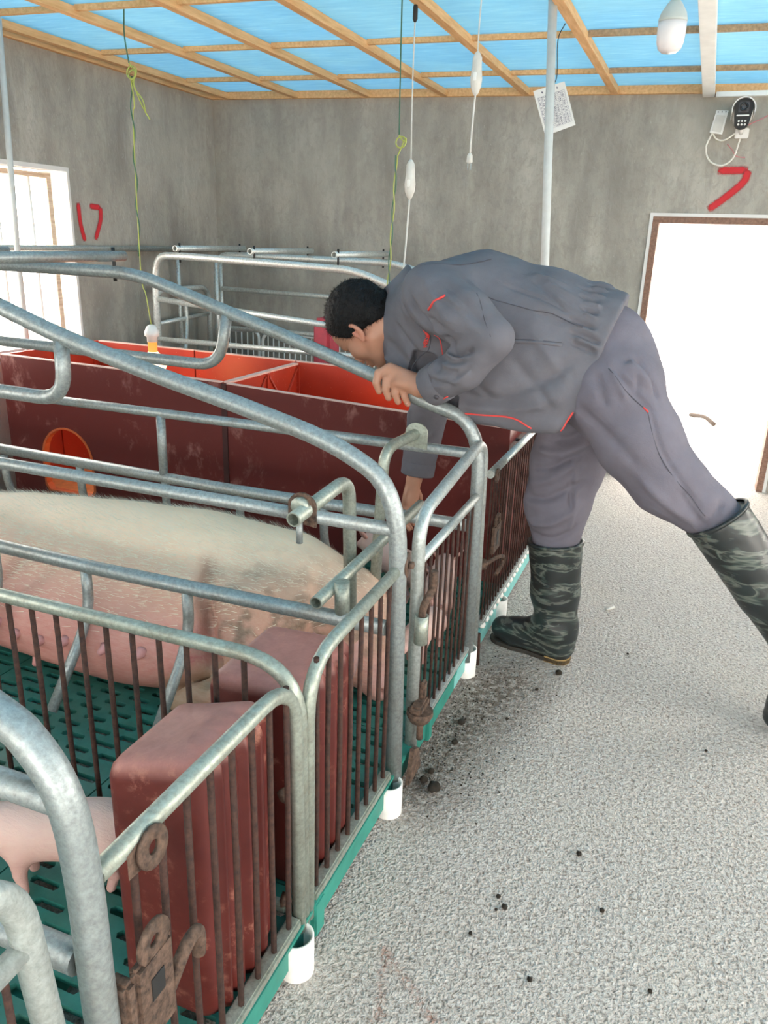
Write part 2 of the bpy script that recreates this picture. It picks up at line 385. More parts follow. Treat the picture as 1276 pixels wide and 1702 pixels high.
def slat():
    t = NT('green_plastic_slat'); f = t.noise(20,4,0.7); b = t.noise(3,3)
    c = t.ramp(f, [(0.3,(0.012,0.115,0.095)),(0.7,(0.026,0.175,0.145))]); c = t.mix(t.math('MULTIPLY', t.ramp(b,[(0.5,0),(0.7,1)]),0.4), c, (0.09,0.15,0.12)); return t.set(c, 0.45)
M_SLAT = slat(); M_GREENBEAM = flat('green_edge_beam', (0.03,0.24,0.19), 0.5, 0, 0.2, 12); M_GREENPALE = flat('pale_teal_edge_beam', (0.20,0.52,0.50), 0.5, 0, 0.1)
def skin(name, a, b, c2):
    t = NT(name); at = t.n('ShaderNodeAttribute', attribute_name='tint'); f = t.noise(60,3)
    c = t.mix(0.12, at.outputs['Color'], t.ramp(f, [(0.3,a),(0.7,b)])); t.bump(t.noise(300,2), 0.08, 0.001)
    return t.set(c, 0.5, Subsurface_Weight=0.08, Subsurface_Radius=(0.01,0.004,0.002))
M_SKIN = skin('skin', (0.40,0.20,0.14), (0.55,0.30,0.22), None)
def pigskin():
    t = NT('pig_skin'); at = t.n('ShaderNodeAttribute', attribute_name='tint'); f = t.noise(120,3,0.7,(0.25,1,1)); g = t.noise(14,5,0.7)
    c = t.mix(t.ramp(f,[(0.35,0.0),(0.7,0.16)]), at.outputs['Color'], (0.76,0.64,0.50)); c = t.mix(t.ramp(g,[(0.6,0),(0.8,0.25)]), c, (0.35,0.24,0.17))
    t.bump(f, 0.35, 0.006); return t.set(c, 0.62, Subsurface_Weight=0.06, Subsurface_Radius=(0.02,0.008,0.005))
M_PIG = pigskin()
def cloth(name, a, b):
    t = NT(name); f = t.noise(9,4,0.6); wv = t.noise(600,2); fo = t.noise(16,3,0.55,(1,1,1),'world',0.6)
    t.bump(t.mix(0.2, fo, wv), 0.35, 0.02); return t.set(t.ramp(f, [(0.3,a),(0.7,b)]), 0.88)
M_JACKET = cloth('grey_work_cloth', (0.110,0.108,0.128), (0.142,0.140,0.164)); M_TROUSER = cloth('grey_trouser_cloth', (0.130,0.120,0.150), (0.165,0.153,0.190))
M_PIPING = flat('red_piping', (0.62,0.05,0.045), 0.6); M_SEAM = flat('dark_seam', (0.070,0.068,0.085), 0.9)
def camo():
    t = NT('camouflage_rubber'); f = t.noise(8.5,3,0.55,(0.8,0.8,2.8),'world',0.7); g = t.noise(17,3,0.55,(0.7,0.7,2.6),'world',0.5)
    c = t.ramp(f, [(0.0,(0.010,0.014,0.016)),(0.50,(0.016,0.021,0.022)),(0.53,(0.045,0.064,0.056)),(0.57,(0.135,0.150,0.130)),(0.61,(0.022,0.031,0.031))])
    c = t.mix(t.ramp(g,[(0.59,0),(0.62,0.55)]), c, (0.15,0.16,0.14)); return t.set(c, 0.42)
M_CAMO = camo(); M_SOLE = flat('dark_boot_sole', (0.035,0.03,0.025), 0.8); M_TAN = flat('tan_sole_edge', (0.36,0.24,0.10), 0.8)
def hairm():
    t = NT('black_hair'); f = t.noise(240,2,0.5,(1,0.25,0.4)); t.bump(f, 0.8, 0.004); return t.set(t.ramp(f,[(0.3,(0.004,0.004,0.005)),(0.8,(0.014,0.014,0.015))]), 0.65, 0, 0.2)
M_HAIR = hairm(); M_BRISTLE = flat('pale_pig_bristle', (0.82,0.76,0.62), 0.7, 0, 0.1); M_DIRT = flat('dark_manure', (0.02,0.015,0.01), 0.95, 0, 0.5, 60)
def emit(name, c, s, base=(0.8,0.8,0.8)):
    t = NT(name); return t.set(base, 0.4, Emission_Color=(*c,1), Emission_Strength=s)
M_HEATBULB = emit('lit_heat_bulb', (1.0,0.70,0.42), 1.6); M_AMBER = emit('lit_amber_neck', (1.0,0.30,0.05), 0.9, (0.8,0.35,0.08))
M_CLEAR = flat('milky_switch_plastic', (0.62,0.61,0.57), 0.35, 0, 0.08); M_CABLE = flat('pale_cable', (0.60,0.60,0.57), 0.5); M_CABLE_GREEN = flat('dark_green_wire', (0.04,0.13,0.08), 0.5); M_CABLE_YG = flat('yellow_green_wire', (0.42,0.46,0.10), 0.5)
M_CABLEW = flat('white_cable', (0.78,0.77,0.70), 0.5); M_CABLEPINK = flat('pink_red_wire', (0.65,0.22,0.26), 0.5); M_BULBGLASS = flat('frosted_bulb_plastic', (0.78,0.74,0.75), 0.3, 0, 0.02); M_BULBBODY = flat('grey_white_bulb_body', (0.48,0.52,0.50), 0.4, 0, 0.03)
M_TEAT = flat('pink_teat', (0.60,0.28,0.27), 0.5); M_LENS = flat('dark_lens', (0.01,0.01,0.012), 0.12); M_REDPOST = flat('pinkish_red_plastic', (0.50,0.06,0.09), 0.5); M_STICK = flat('dry_twig', (0.035,0.024,0.018), 0.9)
def spray():
    t = NT('red_spray_paint'); at = t.n('ShaderNodeAttribute', attribute_name='edge'); f = t.noise(140,3,0.7)
    a = t.math('ADD', at.outputs['Fac'], t.math('MULTIPLY', t.math('SUBTRACT', f, 0.5), 0.55)); a = t.ramp(a, [(0.12,0),(1.0,1)])
    t.set((0.56,0.018,0.028), 0.7); t.l(a, t.b.inputs['Alpha']); return t.m
M_SPRAY = spray()

# ================================================================== THE ROOM
XL, XR, YB, YF, ZC = -3.24, 2.2, 5.0, -2.6, 2.16
def zc(x): return 2.158 - 0.0175*x
def wall(name, axis, at, thick, u0, u1, z1, holes, mat):
    """a wall across u, z with rectangular openings (u0, u1, z0, z1); built from the pieces between the openings"""
    us = sorted({u0, u1, *[h for q in holes for h in q[:2]]}); zs = sorted({0.0 if True else 0, z1, *[h for q in holes for h in q[2:]]}); zs = [z for z in zs if z >= 0]
    mb = MB()
    for i in range(len(us)-1):
        for j in range(len(zs)-1):
            cu, cz = (us[i]+us[i+1])/2, (zs[j]+zs[j+1])/2
            if any(q[0] < cu < q[1] and q[2] < cz < q[3] for q in holes): continue
            lo, hi = sorted((at, at+thick))
            if axis == 'x': mb.box((lo, us[i], zs[j]), (hi, us[i+1], zs[j+1]))
            else: mb.box((us[i], lo, zs[j]), (us[i+1], hi, zs[j+1]))
    return structure(name, mb, mat)
DX0, DX1, DZ = -0.33, 0.50, 1.53
wall('wall_back', 'y', YB, 0.2, XL-0.2, XR+0.2, 2.30, [(DX0, DX1, 0.0, DZ)], M_WALL)
wall('wall_left', 'x', XL, -0.2, YF, YB, 2.30, [(2.35, 3.585, 0.74, 1.665), (-0.6, 0.7, 0.74, 1.665)], M_WALL)  # the nearer opening is unseen, added for daylight
wall('wall_right', 'x', XR, 0.2, YF, YB, 2.30, [(-2.0, 0.0, 0.7, 1.9), (0.6, 2.4, 0.7, 1.9), (3.0, 4.4, 0.7, 1.9)], M_WALL)
wall('wall_front', 'y', YF, -0.2, XL-0.2, XR+0.2, 2.30, [(-0.5, 1.5, 0.0, 1.95), (-2.8, -1.2, 0.8, 1.8)], M_WALL)  # unseen wide doorway, opened here to bring in light
portal((XR+0.05, -1.0, 1.3), (0, math.radians(90), 0), 1.2, 2.0); portal((XR+0.05, 1.5, 1.3), (0, math.radians(90), 0), 1.2, 1.8); portal((XR+0.05, 3.7, 1.3), (0, math.radians(90), 0), 1.2, 1.4)
portal((XL-0.05, 2.967, 1.2), (0, math.radians(-90), 0), 0.93, 1.24); portal((XL-0.05, 0.05, 1.2), (0, math.radians(-90), 0), 0.93, 1.3)
portal((0.085, YB+0.05, 0.765), (math.radians(-90), 0, 0), 0.83, 1.53); portal((0.5, YF-0.05, 0.98), (math.radians(90), 0, 0), 2.0, 1.95); portal((-2.0, YF-0.05, 1.3), (math.radians(90), 0, 0), 1.6, 1.0)
structure('floor', MB().box((XL-0.2, YF-0.2, -0.2), (XR+0.2, YB+0.2, 0.0)), M_FLOOR)
structure('ground_outside', MB().box((-30, -30, -0.4), (30, 30, -0.205)), M_OUT)
gl = structure('doorstep_yard', MB().box((-2.5, YB+0.2, -0.2), (3.5, 14, -0.01)), M_OUT)

# ceiling: blue sheets over a lattice of pine battens, each sheet and batten a piece of its own
ceil = structure('ceiling')
LX = [-3.11, -2.605, -2.105, -1.61, -1.115, -0.62, -0.13, 0.365, 0.86, 1.355, 1.85]; CY = [-2.25 + 0.75*i for i in range(10)]
ex = [XL] + LX + [XR]; ey = [YF] + CY + [YB]
for i in range(len(ex)-1):
    for j in range(len(ey)-1):
        x0, x1, y0, y1 = ex[i], ex[i+1], ey[j], ey[j+1]; mb = MB()
        z0, z1 = zc(x0)+0.03, zc(x1)+0.03
        mb.add([(x0,y0,z0),(x1,y0,z1),(x1,y1,z1),(x0,y1,z0),(x0,y0,z0+0.004),(x1,y0,z1+0.004),(x1,y1,z1+0.004),(x0,y1,z0+0.004)], [(0,1,2,3),(4,7,6,5),(0,4,5,1),(1,5,6,2),(2,6,7,3),(3,7,4,0)])
        part('sheet', mb, M_SHEET, ceil, loc=((x0+x1)/2, (y0+y1)/2, z0))
for x in LX:
    part('batten', MB().box((x-0.019, YF, zc(x)-0.012), (x+0.019, YB, zc(x)+0.022)), M_BATTEN, ceil, loc=(x, 1, zc(x)))
for y in CY:
    for i in range(len(ex)-1):
        x0, x1 = ex[i]+0.019*(i > 0), ex[i+1]-0.019*(i < len(ex)-2); a, b = zc(x0), zc(x1); dy = random.uniform(-0.004, 0.004)
        mb = MB().add([(x0,y-0.011+dy,a+0.006),(x1,y-0.011+dy,b+0.006),(x1,y+0.011+dy,b+0.006),(x0,y+0.011+dy,a+0.006),(x0,y-0.011+dy,a+0.028),(x1,y-0.011+dy,b+0.028),(x1,y+0.011+dy,b+0.028),(x0,y+0.011+dy,a+0.028)], [(0,1,2,3),(4,7,6,5),(0,4,5,1),(1,5,6,2),(2,6,7,3),(3,7,4,0)])
        part('cross_batten', mb, M_DARKWOOD if x0 > -1 else M_BATTEN, ceil, loc=((x0+x1)/2, y, a))
mb = MB().add([(XL,YB-0.03,zc(XL)-0.012),(XR,YB-0.03,zc(XR)-0.012),(XR,YB,zc(XR)-0.012),(XL,YB,zc(XL)-0.012),(XL,YB-0.03,zc(XL)+0.03),(XR,YB-0.03,zc(XR)+0.03),(XR,YB,zc(XR)+0.03),(XL,YB,zc(XL)+0.03)], [(0,1,2,3),(4,7,6,5),(0,4,5,1),(1,5,6,2),(2,6,7,3),(3,7,4,0)])
structure('trim_1', mb, M_BATTEN)
structure('trim_2', MB().box((XL, YF, zc(XL)-0.014), (XL+0.03, YB-0.03, zc(XL)+0.03)), M_BATTEN)
solo("cable_trunking", MB().box((-0.160, -0.6, zc(-0.13)-0.034), (-0.100, 4.965, zc(-0.13)-0.0125), 0.003), M_WHITEMETAL, "white strip of cable trunking running along the ceiling battens", "trunking")
mb = MB(); mb.box((-0.095, 4.965, 2.128), (1.6, 4.999, 2.152), 0.002)
solo('wall_trunking', mb, M_WHITEMETAL, 'white cable trunking along top of back wall above the security camera', 'trunking')

# door opening: wooden frame, no leaf
door = structure('door_1')
fm = 0.035
part('jamb', MB().box((DX0, YB-0.012, 0), (DX0+fm, YB+0.12, DZ)), M_DOORWOOD, door); part('jamb', MB().box((DX1-fm, YB-0.012, 0), (DX1, YB+0.12, DZ)), M_DOORWOOD, door)
part('lintel', MB().box((DX0+fm, YB-0.012, DZ-fm), (DX1-fm, YB+0.12, DZ)), M_DOORWOOD, door)
part('plaster_edge', MB().box((DX0-0.018, YB-0.01, 0), (DX0, YB+0.01, DZ+0.018)).box((DX0, YB-0.01, DZ), (DX1, YB+0.01, DZ+0.018)).box((DX1, YB-0.01, 0), (DX1+0.018, YB+0.01, DZ+0.018)), M_OUT, door)
# left window: timber frame, inner post and upright bars
win = structure('window_1'); y0, y1, z0, z1 = 2.35, 3.585, 0.74, 1.665; xw = XL-0.06
part('frame', MB().box((XL-0.1, y0, z1-0.022), (XL+0.008, y1, z1)).box((XL-0.1, y1-0.016, z0), (XL+0.008, y1, z1-0.022)).box((XL-0.1, y0, z0), (XL+0.012, y0+0.03, z1-0.035)).box((XL-0.1, y0+0.03, z0), (XL+0.03, y1-0.03, z0+0.03)), M_OUT, win)
part('sash', MB().box((xw-0.02, y1-0.115, z0+0.03), (xw+0.02, y1-0.085, z1-0.035)).box((xw-0.02, y0+0.03, z1-0.06), (xw+0.02, y1-0.115, z1-0.035)), wood('pale_window_wood', (0.52,0.36,0.24), (0.80,0.66,0.52)), win)
for y in (2.45, 2.62, 2.79, 2.965, 3.14, 3.36):
    part('bar', MB().tube([(xw, y, z0+0.03), (xw, y, z1-0.06)], 0.011, 8), M_WHITEMETAL, win, loc=(xw, y, z0))
win2 = structure('added_window'); part('frame', MB().box((XL-0.1, -0.6, 1.63), (XL+0.012, 0.7, 1.665)).box((XL-0.1, -0.6, 0.74), (XL+0.012, 0.7, 0.77)), M_OUT, win2)  # unseen window, added to let more light in

# sprayed numbers on the walls
def painted(name, strokes, face, wd, label):
    V, F, E = [], [], []
    for si, st in enumerate(strokes):
        P = smooth_path(st, 10) if len(st) > 2 else [Vector(st[0]).lerp(Vector(st[1]), k/10) for k in range(11)]
        n = Vector(face); b = len(V); K = 7
        for i, p in enumerate(P):
            t = (P[min(i+1, len(P)-1)]-P[max(i-1, 0)]).normalized(); u = n.cross(t).normalized(); e_end = min(1, 0.45+i*0.3, 0.45+(len(P)-1-i)*0.3)
            for k in range(K):
                q = (k/(K-1)-0.5)*2; V.append(p + u*q*wd + n*0.0006*si); E.append(max(0, 1-abs(q))**0.6*1.3*e_end)
        F += [(b+i*K+k, b+i*K+k+1, b+(i+1)*K+k+1, b+(i+1)*K+k) for i in range(len(P)-1) for k in range(K-1)]
    me = bpy.data.meshes.new(name); c = V[0]; me.from_pydata([tuple(v-c) for v in V], [], F); a = me.attributes.new('edge', 'FLOAT', 'POINT'); a.data.foreach_set('value', E)
    o = link(name, me, M_SPRAY, None, c); return tag(o, label, 'painted number')
yw = YB-0.003; xl = XL+0.003
painted('painted_number', [[(-0.028,yw,1.768),(0.126,yw,1.772)], [(0.126,yw,1.772),(0.112,yw,1.712),(0.035,yw,1.635),(-0.046,yw,1.568)]], (0,-1,0), 0.026, 'red spray painted number 7 on back wall above the doorway')
painted('painted_number', [[(xl,3.640,1.495),(xl,3.645,1.39),(xl,3.668,1.296)], [(xl,3.727,1.482),(xl,3.815,1.477)], [(xl,3.815,1.480),(xl,3.806,1.41),(xl,3.752,1.305)]], (1,0,0), 0.020, 'red spray painted number 17 on left wall beside the window')

# upright and hanging things of the room
solo('support_pole', MB().tube([(-0.538,3.44,0.0),(-0.612,3.33,1.235),(-0.651,3.2,zc(-0.65)+0.028)], 0.0165, 14), M_GREYPOLE, 'pale grey support pole reaching the ceiling behind the man and hanging paper', 'pole')
solo('support_pole', MB().tube([(-3.125,3.05,0.0),(-3.108,3.05,1.213),(-3.061,3.05,zc(-3.06)+0.028)], 0.0135, 12), M_GREYPOLE, 'thin pale support pole in front of the left window', 'pole')
solo('wall_pipe', MB().tube([(-3.0,4.97,1.262),(-3.23,4.97,1.258)], 0.014, 10).tube([(-3.225,4.97,1.258),(-3.205,2.0,1.262)], 0.016, 10), M_GALV_LIGHT, 'pale galvanised water pipe running along left wall across the window', 'pipe')

# light bulb on its holder
t = thing('light_bulb', 'frosted white bulb hanging from ceiling in front of blue sheets', 'light bulb', (-0.19, 2.6, 1.868))
bz = 1.868
part('diffuser', MB().lathe([(0.001,0),(0.020,0.003),(0.031,0.012),(0.0365,0.028),(0.038,0.05),(0.038,0.077)], (-0.19,2.6,bz), n=28), M_BULBGLASS, t)
part('body', MB().lathe([(0.0385,0.077),(0.0385,0.084),(0.034,0.100),(0.021,0.120),(0.013,0.130)], (-0.19,2.6,bz), n=28), M_BULBBODY, t)
part('socket', MB().lathe([(0.0125,0.130),(0.0135,0.132),(0.0135,0.172),(0.006,0.180)], (-0.19,2.6,bz), n=20), M_BULBBODY, t)
part('cord', MB().tube([(-0.19,2.6,bz+0.178),(-0.19,2.6,zc(-0.19)+0.03)], 0.003, 6), M_CABLE, t)

# inline switches on hanging cords
def cord_switch(x, y, ztop, zbot, r, label, cord_up, cord_dn, plug):
    t = thing('cord_switch', label, 'switch', (x, y, zbot)); h = ztop-zbot
    part('case', MB().lathe([(0.003,0),(0.010,0.008),(0.019,0.03),(0.0215,0.055),(0.0185,h*0.55),(0.0165,h*0.72),(0.0165,h*0.86),(0.009,h-0.006),(0.003,h)], (x,y,zbot), n=16), M_CLEAR, t)
    part('rocker', MB().box((x-0.005,y-0.024,zbot+0.045),(x+0.006,y-0.016,zbot+0.072),0.002), M_WHITE, t)
    part('cord', MB().tube(smooth_path(cord_up, 8), 0.0028, 6), M_CABLE, t); part('cord', MB().tube(smooth_path(cord_dn, 8), 0.0038, 6), M_CABLE, t)
    if plug:
        q = cord_dn[-1]; p = part('plug', MB().lathe([(0.004,0),(0.010,-0.008),(0.011,-0.03),(0.006,-0.034)], q, n=12), M_CLEAR, t)
        part('prong', MB().box((q[0]-0.008,q[1]-0.001,q[2]-0.056),(q[0]-0.004,q[1]+0.001,q[2]-0.033)), M_GALV, p); part('prong', MB().box((q[0]+0.004,q[1]-0.001,q[2]-0.056),(q[0]+0.008,q[1]+0.001,q[2]-0.033)), M_GALV, p)
    return t
cord_switch(-0.856, 3.0, 1.985, 1.845, 0.02, 'milky inline cord switch hanging high with plug dangling below', [(-0.856,3.0,1.98),(-0.857,3.0,2.06),(-0.853,3.0,zc(-0.85)+0.03)], [(-0.856,3.0,1.85),(-0.860,3.0,1.75),(-0.862,3.0,1.66)], True)
t = cord_switch(-1.125, 3.1, 1.650, 1.505, 0.02, 'milky inline cord switch hanging lower, beside the yellow green wire', [(-1.125,3.1,1.645),(-1.13,3.1,1.9),(-1.130,3.1,zc(-1.13)+0.03)], [(-1.125,3.1,1.51),(-1.135,3.1,1.30),(-1.14,3.07,1.10),(-1.130,3.05,0.975)], False)
part('connector', MB().lathe([(0.004,0),(0.009,0.01),(0.009,0.05),(0.005,0.06)], (-1.130,3.1,2.11), n=10), M_BLACK, t)
def wire(name, paths, label, mats, r=0.0028):
    t = thing(name, label, 'wire', paths[0][0][:2] + (paths[-1][-1][2],))
    for p, m in zip(paths, mats): part('strand', MB().tube(smooth_path(p, 10), r, 6), m, t)
    return t
def twist(a, b, n, rad, ph=0.0): return [tuple(Vector(a).lerp(Vector(b), i/n) + Vector((rad*math.cos(i*1.3+ph), rad*math.sin(i*1.3+ph), 0))) for i in range(n+1)]
def ring(c, r, n=10, tilt=0.2): return [(c[0]+r*math.cos(2*math.pi*i/n), c[1]+r*tilt*math.sin(2*math.pi*i/n), c[2]+r*math.sin(2*math.pi*i/n)) for i in range(n+2)]
wire('twisted_wire', [[(-1.165,3.05,zc(-1.16)+0.03),(-1.162,3.05,1.95),(-1.158,3.05,1.73)], [(-1.158,3.05,1.73),(-1.145,3.05,1.712)] + ring((-1.15,3.05,1.705), 0.02) + [(-1.16,3.05,1.66)], twist((-1.165,3.05,1.66),(-1.185,3.04,1.05),16,0.004), twist((-1.165,3.05,1.66),(-1.185,3.04,1.05),16,0.004,3.1)], 'twisted yellow green wire with a knotted loop, hanging beside inline switch', [M_CABLE_GREEN, M_CABLE_YG, M_CABLE_YG, M_CABLE_GREEN])
wl = wire('twisted_wire', [[(-2.385,3.05,zc(-2.38)+0.03),(-2.392,3.05,2.12),(-2.378,3.05,2.02)], [(-2.378,3.05,2.02),(-2.36,3.05,2.0)] + ring((-2.368,3.05,1.985), 0.024) + ring((-2.362,3.045,1.975), 0.018) + [(-2.36,3.05,1.93),(-2.32,3.05,1.88),(-2.31,3.05,1.83)], [(-2.37,3.05,1.96),(-2.345,3.05,1.90),(-2.32,3.05,1.85),(-2.29,3.05,1.805)], twist((-2.375,3.05,1.97),(-2.39,3.05,1.25),18,0.006), [(-2.375,3.05,1.97),(-2.365,3.05,1.86),(-2.378,3.05,1.78),(-2.39,3.05,1.2),(-2.370,3.05,1.08),(-2.352,3.05,0.951)]], 'knotted green wire with loose yellow tails hanging by the left wall', [M_CABLE_GREEN, M_CABLE_YG, M_CABLE_YG, M_CABLE_GREEN, M_CABLE_YG])

# laminated record sheet on a wire
t = thing('record_sheet', 'white laminated record sheet hanging askew from a wire behind the pole', 'paper', (-0.74, 3.9, 1.83))
A, B, C_, D = (Vector(p) for p in ((-0.845,3.9,2.005),(-0.709,3.9,2.040),(-0.642,3.9,1.865),(-0.773,3.9,1.822)))
part('sheet', MB().prism([A,B,C_,D], (0,0.003,0)), M_WHITE, t)
def on_sheet(u, v): return A.lerp(B, u).lerp(D.lerp(C_, u), v) + Vector((0,-0.0008,0))
mb = MB()
M_INK = flat('grey_ink', (0.34,0.34,0.42), 0.8); M_INKD = flat('dark_ink', (0.10,0.10,0.16), 0.8)
def ink(mb, u0, v0, u1, v1): mb.add([on_sheet(u0,v0), on_sheet(u1,v0), on_sheet(u1,v1), on_sheet(u0,v1)], [(0,1,2,3)])
for k in range(21): ink(mb, 0.07, 0.17+k*0.036, 0.93, 0.176+k*0.036)
for u in (0.07,0.16,0.42,0.56,0.70,0.80,0.925): ink(mb, u, 0.17, u+0.008, 0.896)
part('ruled_table', mb, M_INK, t)['kind'] = 'stuff'
mb = MB()
for u in (0.24,0.38,0.60,0.72): ink(mb, u, 0.07, u+0.035, 0.10); ink(mb, u+0.012, 0.055, u+0.022, 0.115); ink(mb, u-0.005, 0.085, u+0.045, 0.093)
for k in range(20):
    for u in (0.09,0.19,0.25,0.31,0.45,0.50,0.60,0.73,0.83):
        if random.random() < 0.75: ink(mb, u, 0.183+k*0.036, u+random.uniform(0.03,0.05), 0.196+k*0.036)
part('handwriting', mb, M_INKD, t)['kind'] = 'stuff'
part('hanging_wire', MB().tube(smooth_path([(-0.655,3.5,zc(-0.65)-0.0),(-0.70,3.62,2.14),(-0.735,3.85,2.06),(-0.755,3.898,2.025)],8), 0.002, 5), M_BLACK, t)

# security camera with its bracket, junction box and cables
t = thing('security_camera', 'black faced white security camera on back wall, above painted 7', 'camera', (0.066, 4.99, 1.93))
part('housing', MB().lathe([(0.030,-0.10),(0.047,-0.095),(0.050,-0.02),(0.049,0.12)], (0.052,4.90,2.035), (0,1,-0.08), n=28), M_WHITE, t)
part('sunshield', MB().prism([(0.052+0.057*math.cos(math.radians(a)), 4.775, 2.040+0.057*math.sin(math.radians(a))) for a in range(-15,196,10)] + [(0.052+0.052*math.cos(math.radians(a)), 4.775, 2.040+0.052*math.sin(math.radians(a))) for a in range(195,-16,-10)], (0,0.21,-0.01)), M_WHITE, t)
def stadium(cx, zt, zb, rt, rb, n=14): return [(cx+rt*math.cos(math.radians(a)), zt+rt*math.sin(math.radians(a))) for a in np.linspace(0,180,n)] + [(cx+rb*math.cos(math.radians(a)), zb+rb*math.sin(math.radians(a))) for a in np.linspace(180,360,n)]
f = part('face', MB().prism([(x,4.788,z) for x,z in stadium(0.052,2.045,1.985,0.046,0.036)], (0,0.05,0)), M_BLACK, t)
part('lens', MB().lathe([(0.021,0),(0.021,-0.008),(0.014,-0.009),(0.010,-0.004),(0.001,-0.003)], (0.052,4.788,2.050), (0,1,0), n=20), M_LENS, f)
part('lens_frame', MB().box((0.027,4.784,2.025),(0.077,4.789,2.074),0.003), flat('dark_grey_plastic',(0.06,0.06,0.07),0.4), f)
part('light_strip', MB().box((0.022,4.784,2.008),(0.082,4.789,2.014),0.001), M_WHITE, f)
for i in range(3):
    for j in range(2): part('diode', MB().lathe([(0.0055,0),(0.005,-0.003),(0.001,-0.004)], (0.037+i*0.0155,4.789,1.985-j*0.016), (0,1,0), n=10), M_WHITE, f, loc=(0.037+i*0.0155,4.789,1.985-j*0.016))
part('bracket', MB().box((0.030,4.965,1.925),(0.098,4.998,1.975),0.004).tube([(0.06,4.97,1.95),(0.055,4.93,1.965),(0.053,4.92,2.0)],0.011,10), M_WHITE, t)
t = thing('junction_box', 'flat white junction box on back wall left of security camera', 'junction box', (-0.05, 4.99, 1.95))
part('case', MB().prism([(-0.098,4.965,1.955),(-0.034,4.965,1.945),(-0.020,4.965,2.060),(-0.080,4.965,2.063)], (0,0.034,0)), M_WHITE, t)
part('lid', MB().prism([(-0.088,4.961,1.963),(-0.042,4.961,1.955),(-0.031,4.961,2.036),(-0.076,4.961,2.040)], (0,0.005,0)), M_CLEAR, t)
for k in range(3): part('screw', MB().lathe([(0.003,0),(0.003,-0.003)], (-0.070+k*0.019,4.965,2.054), (0,1,0), n=8), M_BLACK, t, loc=(-0.070+k*0.019,4.965,2.054))
t = thing('camera_cable', 'looped white cable and thin red wires below the security camera', 'cable', (0.0, 4.985, 1.79))
part('loop', MB().tube(smooth_path([(-0.085,4.975,1.955),(-0.105,4.975,1.88),(-0.075,4.975,1.815),(-0.01,4.975,1.793),(0.04,4.975,1.83),(0.055,4.975,1.90),(0.06,4.975,1.935)],8), 0.0045, 8).tube(smooth_path([(-0.083,4.975,1.955),(-0.06,4.975,1.925),(-0.02,4.975,1.918),(0.03,4.975,1.95),(0.045,4.975,1.968)],8), 0.004, 8), M_CABLEW, t)
part('thin_wire', MB().tube(smooth_path([(0.075,4.985,1.985),(0.15,4.985,2.02),(0.25,4.985,2.06),(0.6,4.99,2.12)],6), 0.0025, 5).tube(smooth_path([(0.0,4.985,1.90),(0.03,4.985,1.87),(0.055,4.985,1.84),(0.10,4.985,1.832)],6), 0.0022, 5).tube(smooth_path([(0.08,4.985,1.97),(0.095,4.985,1.95),(0.09,4.985,1.93)],6),0.0022,5), M_CABLEPINK, t)

# ================================================================== THE PENS
XF = -0.55; XE = -3.0; ZS = 0.10
# slatted plastic floor: panels with real slots
def slat_panel(nx, ny, px, py):
    """one panel, nx by ny slots of pitch px by py, staggered row by row, 25 mm thick"""
    bm = bmesh.new(); W, H = nx*px, ny*py; T = 0.013
    mb = MB()
    for j in range(ny):
        yb, yt = j*py, (j+1)*py; yc = (yb+yt)/2; hw = 0.0098
        off = (j % 2)*px*0.5; segs = []
        x = off - px
        edges = [0.0]
        slots = []
        for i in range(-1, nx+1):
            a = i*px + off + px*0.14; b = a + px*0.72
            if a >= 0.008 and b <= W-0.008: slots.append((a, b))
        cur = 0.0
        for a, b in slots:
            r = hw; ma, mb_ = a, b
            # left filler strip up to the slot, then the frame round the slot
            mb.add([(cur,yb,0),(a,yb,0),(a,yt,0),(cur,yt,0)], [(0,1,2,3)])
            o = [(a,yc),(a+r*0.6,yc-r),(b-r*0.6,yc-r),(b,yc),(b-r*0.6,yc+r),(a+r*0.6,yc+r)]
            vs = [(p[0],p[1],0) for p in o] + [(p[0],p[1],-T) for p in o] + [(a,yb,0),(b,yb,0),(b,yt,0),(a,yt,0)]
            mb.add(vs, [(12,13,3,2,1,0),(0,5,4,3,14,15),(12,0,15),(13,14,3)] + [(k,(k+1)%6,6+(k+1)%6,6+k) for k in range(6)])
            cur = b
        mb.add([(cur,yb,0),(W,yb,0),(W,yt,0),(cur,yt,0)], [(0,1,2,3)])
    mb.add([(0,0,0),(W,0,0),(W,H,0),(0,H,0),(0,0,-T),(W,0,-T),(W,H,-T),(0,H,-T)], [(0,4,5,1),(1,5,6,2),(2,6,7,3),(3,7,4,0)])
    me = bpy.data.meshes.new('slat_panel'); me.from_pydata(mb.v, [], mb.f); me.update(); return me, W, H
pm, PW, PH = slat_panel(6, 14, 0.0995, 0.0410)
fl = thing('slatted_floor', 'green plastic slatted pen floor with rows of oblong slots', 'floor', (-1.8, 1.5, 0))
nx_ = 4; ny_ = 9
for i in range(nx_):
    for j in range(ny_):
        p = link('slat_panel', pm, M_SLAT, fl, (XF-0.012-(i+1)*(PW+0.004)+1.8, -0.62+j*(PH+0.004)-1.5, ZS))
pb = 0.075
part('edge_beam', MB().box((XF-0.004, -0.65, 0.030), (XF+0.006, 2.075, ZS-0.012)).box((XF-0.03, -0.65, ZS-0.012), (XF+0.013, 2.075, ZS-0.003)), M_GREENBEAM, fl, 'green edge beam of the floor')
part('edge_beam', MB().box((XF-0.004, 2.08, 0.030), (XF+0.006, 4.5, ZS-0.012)).box((XF-0.03, 2.08, ZS-0.012), (XF+0.013, 4.5, ZS-0.003)), M_GREENPALE, fl, 'pale teal edge beam of the floor')
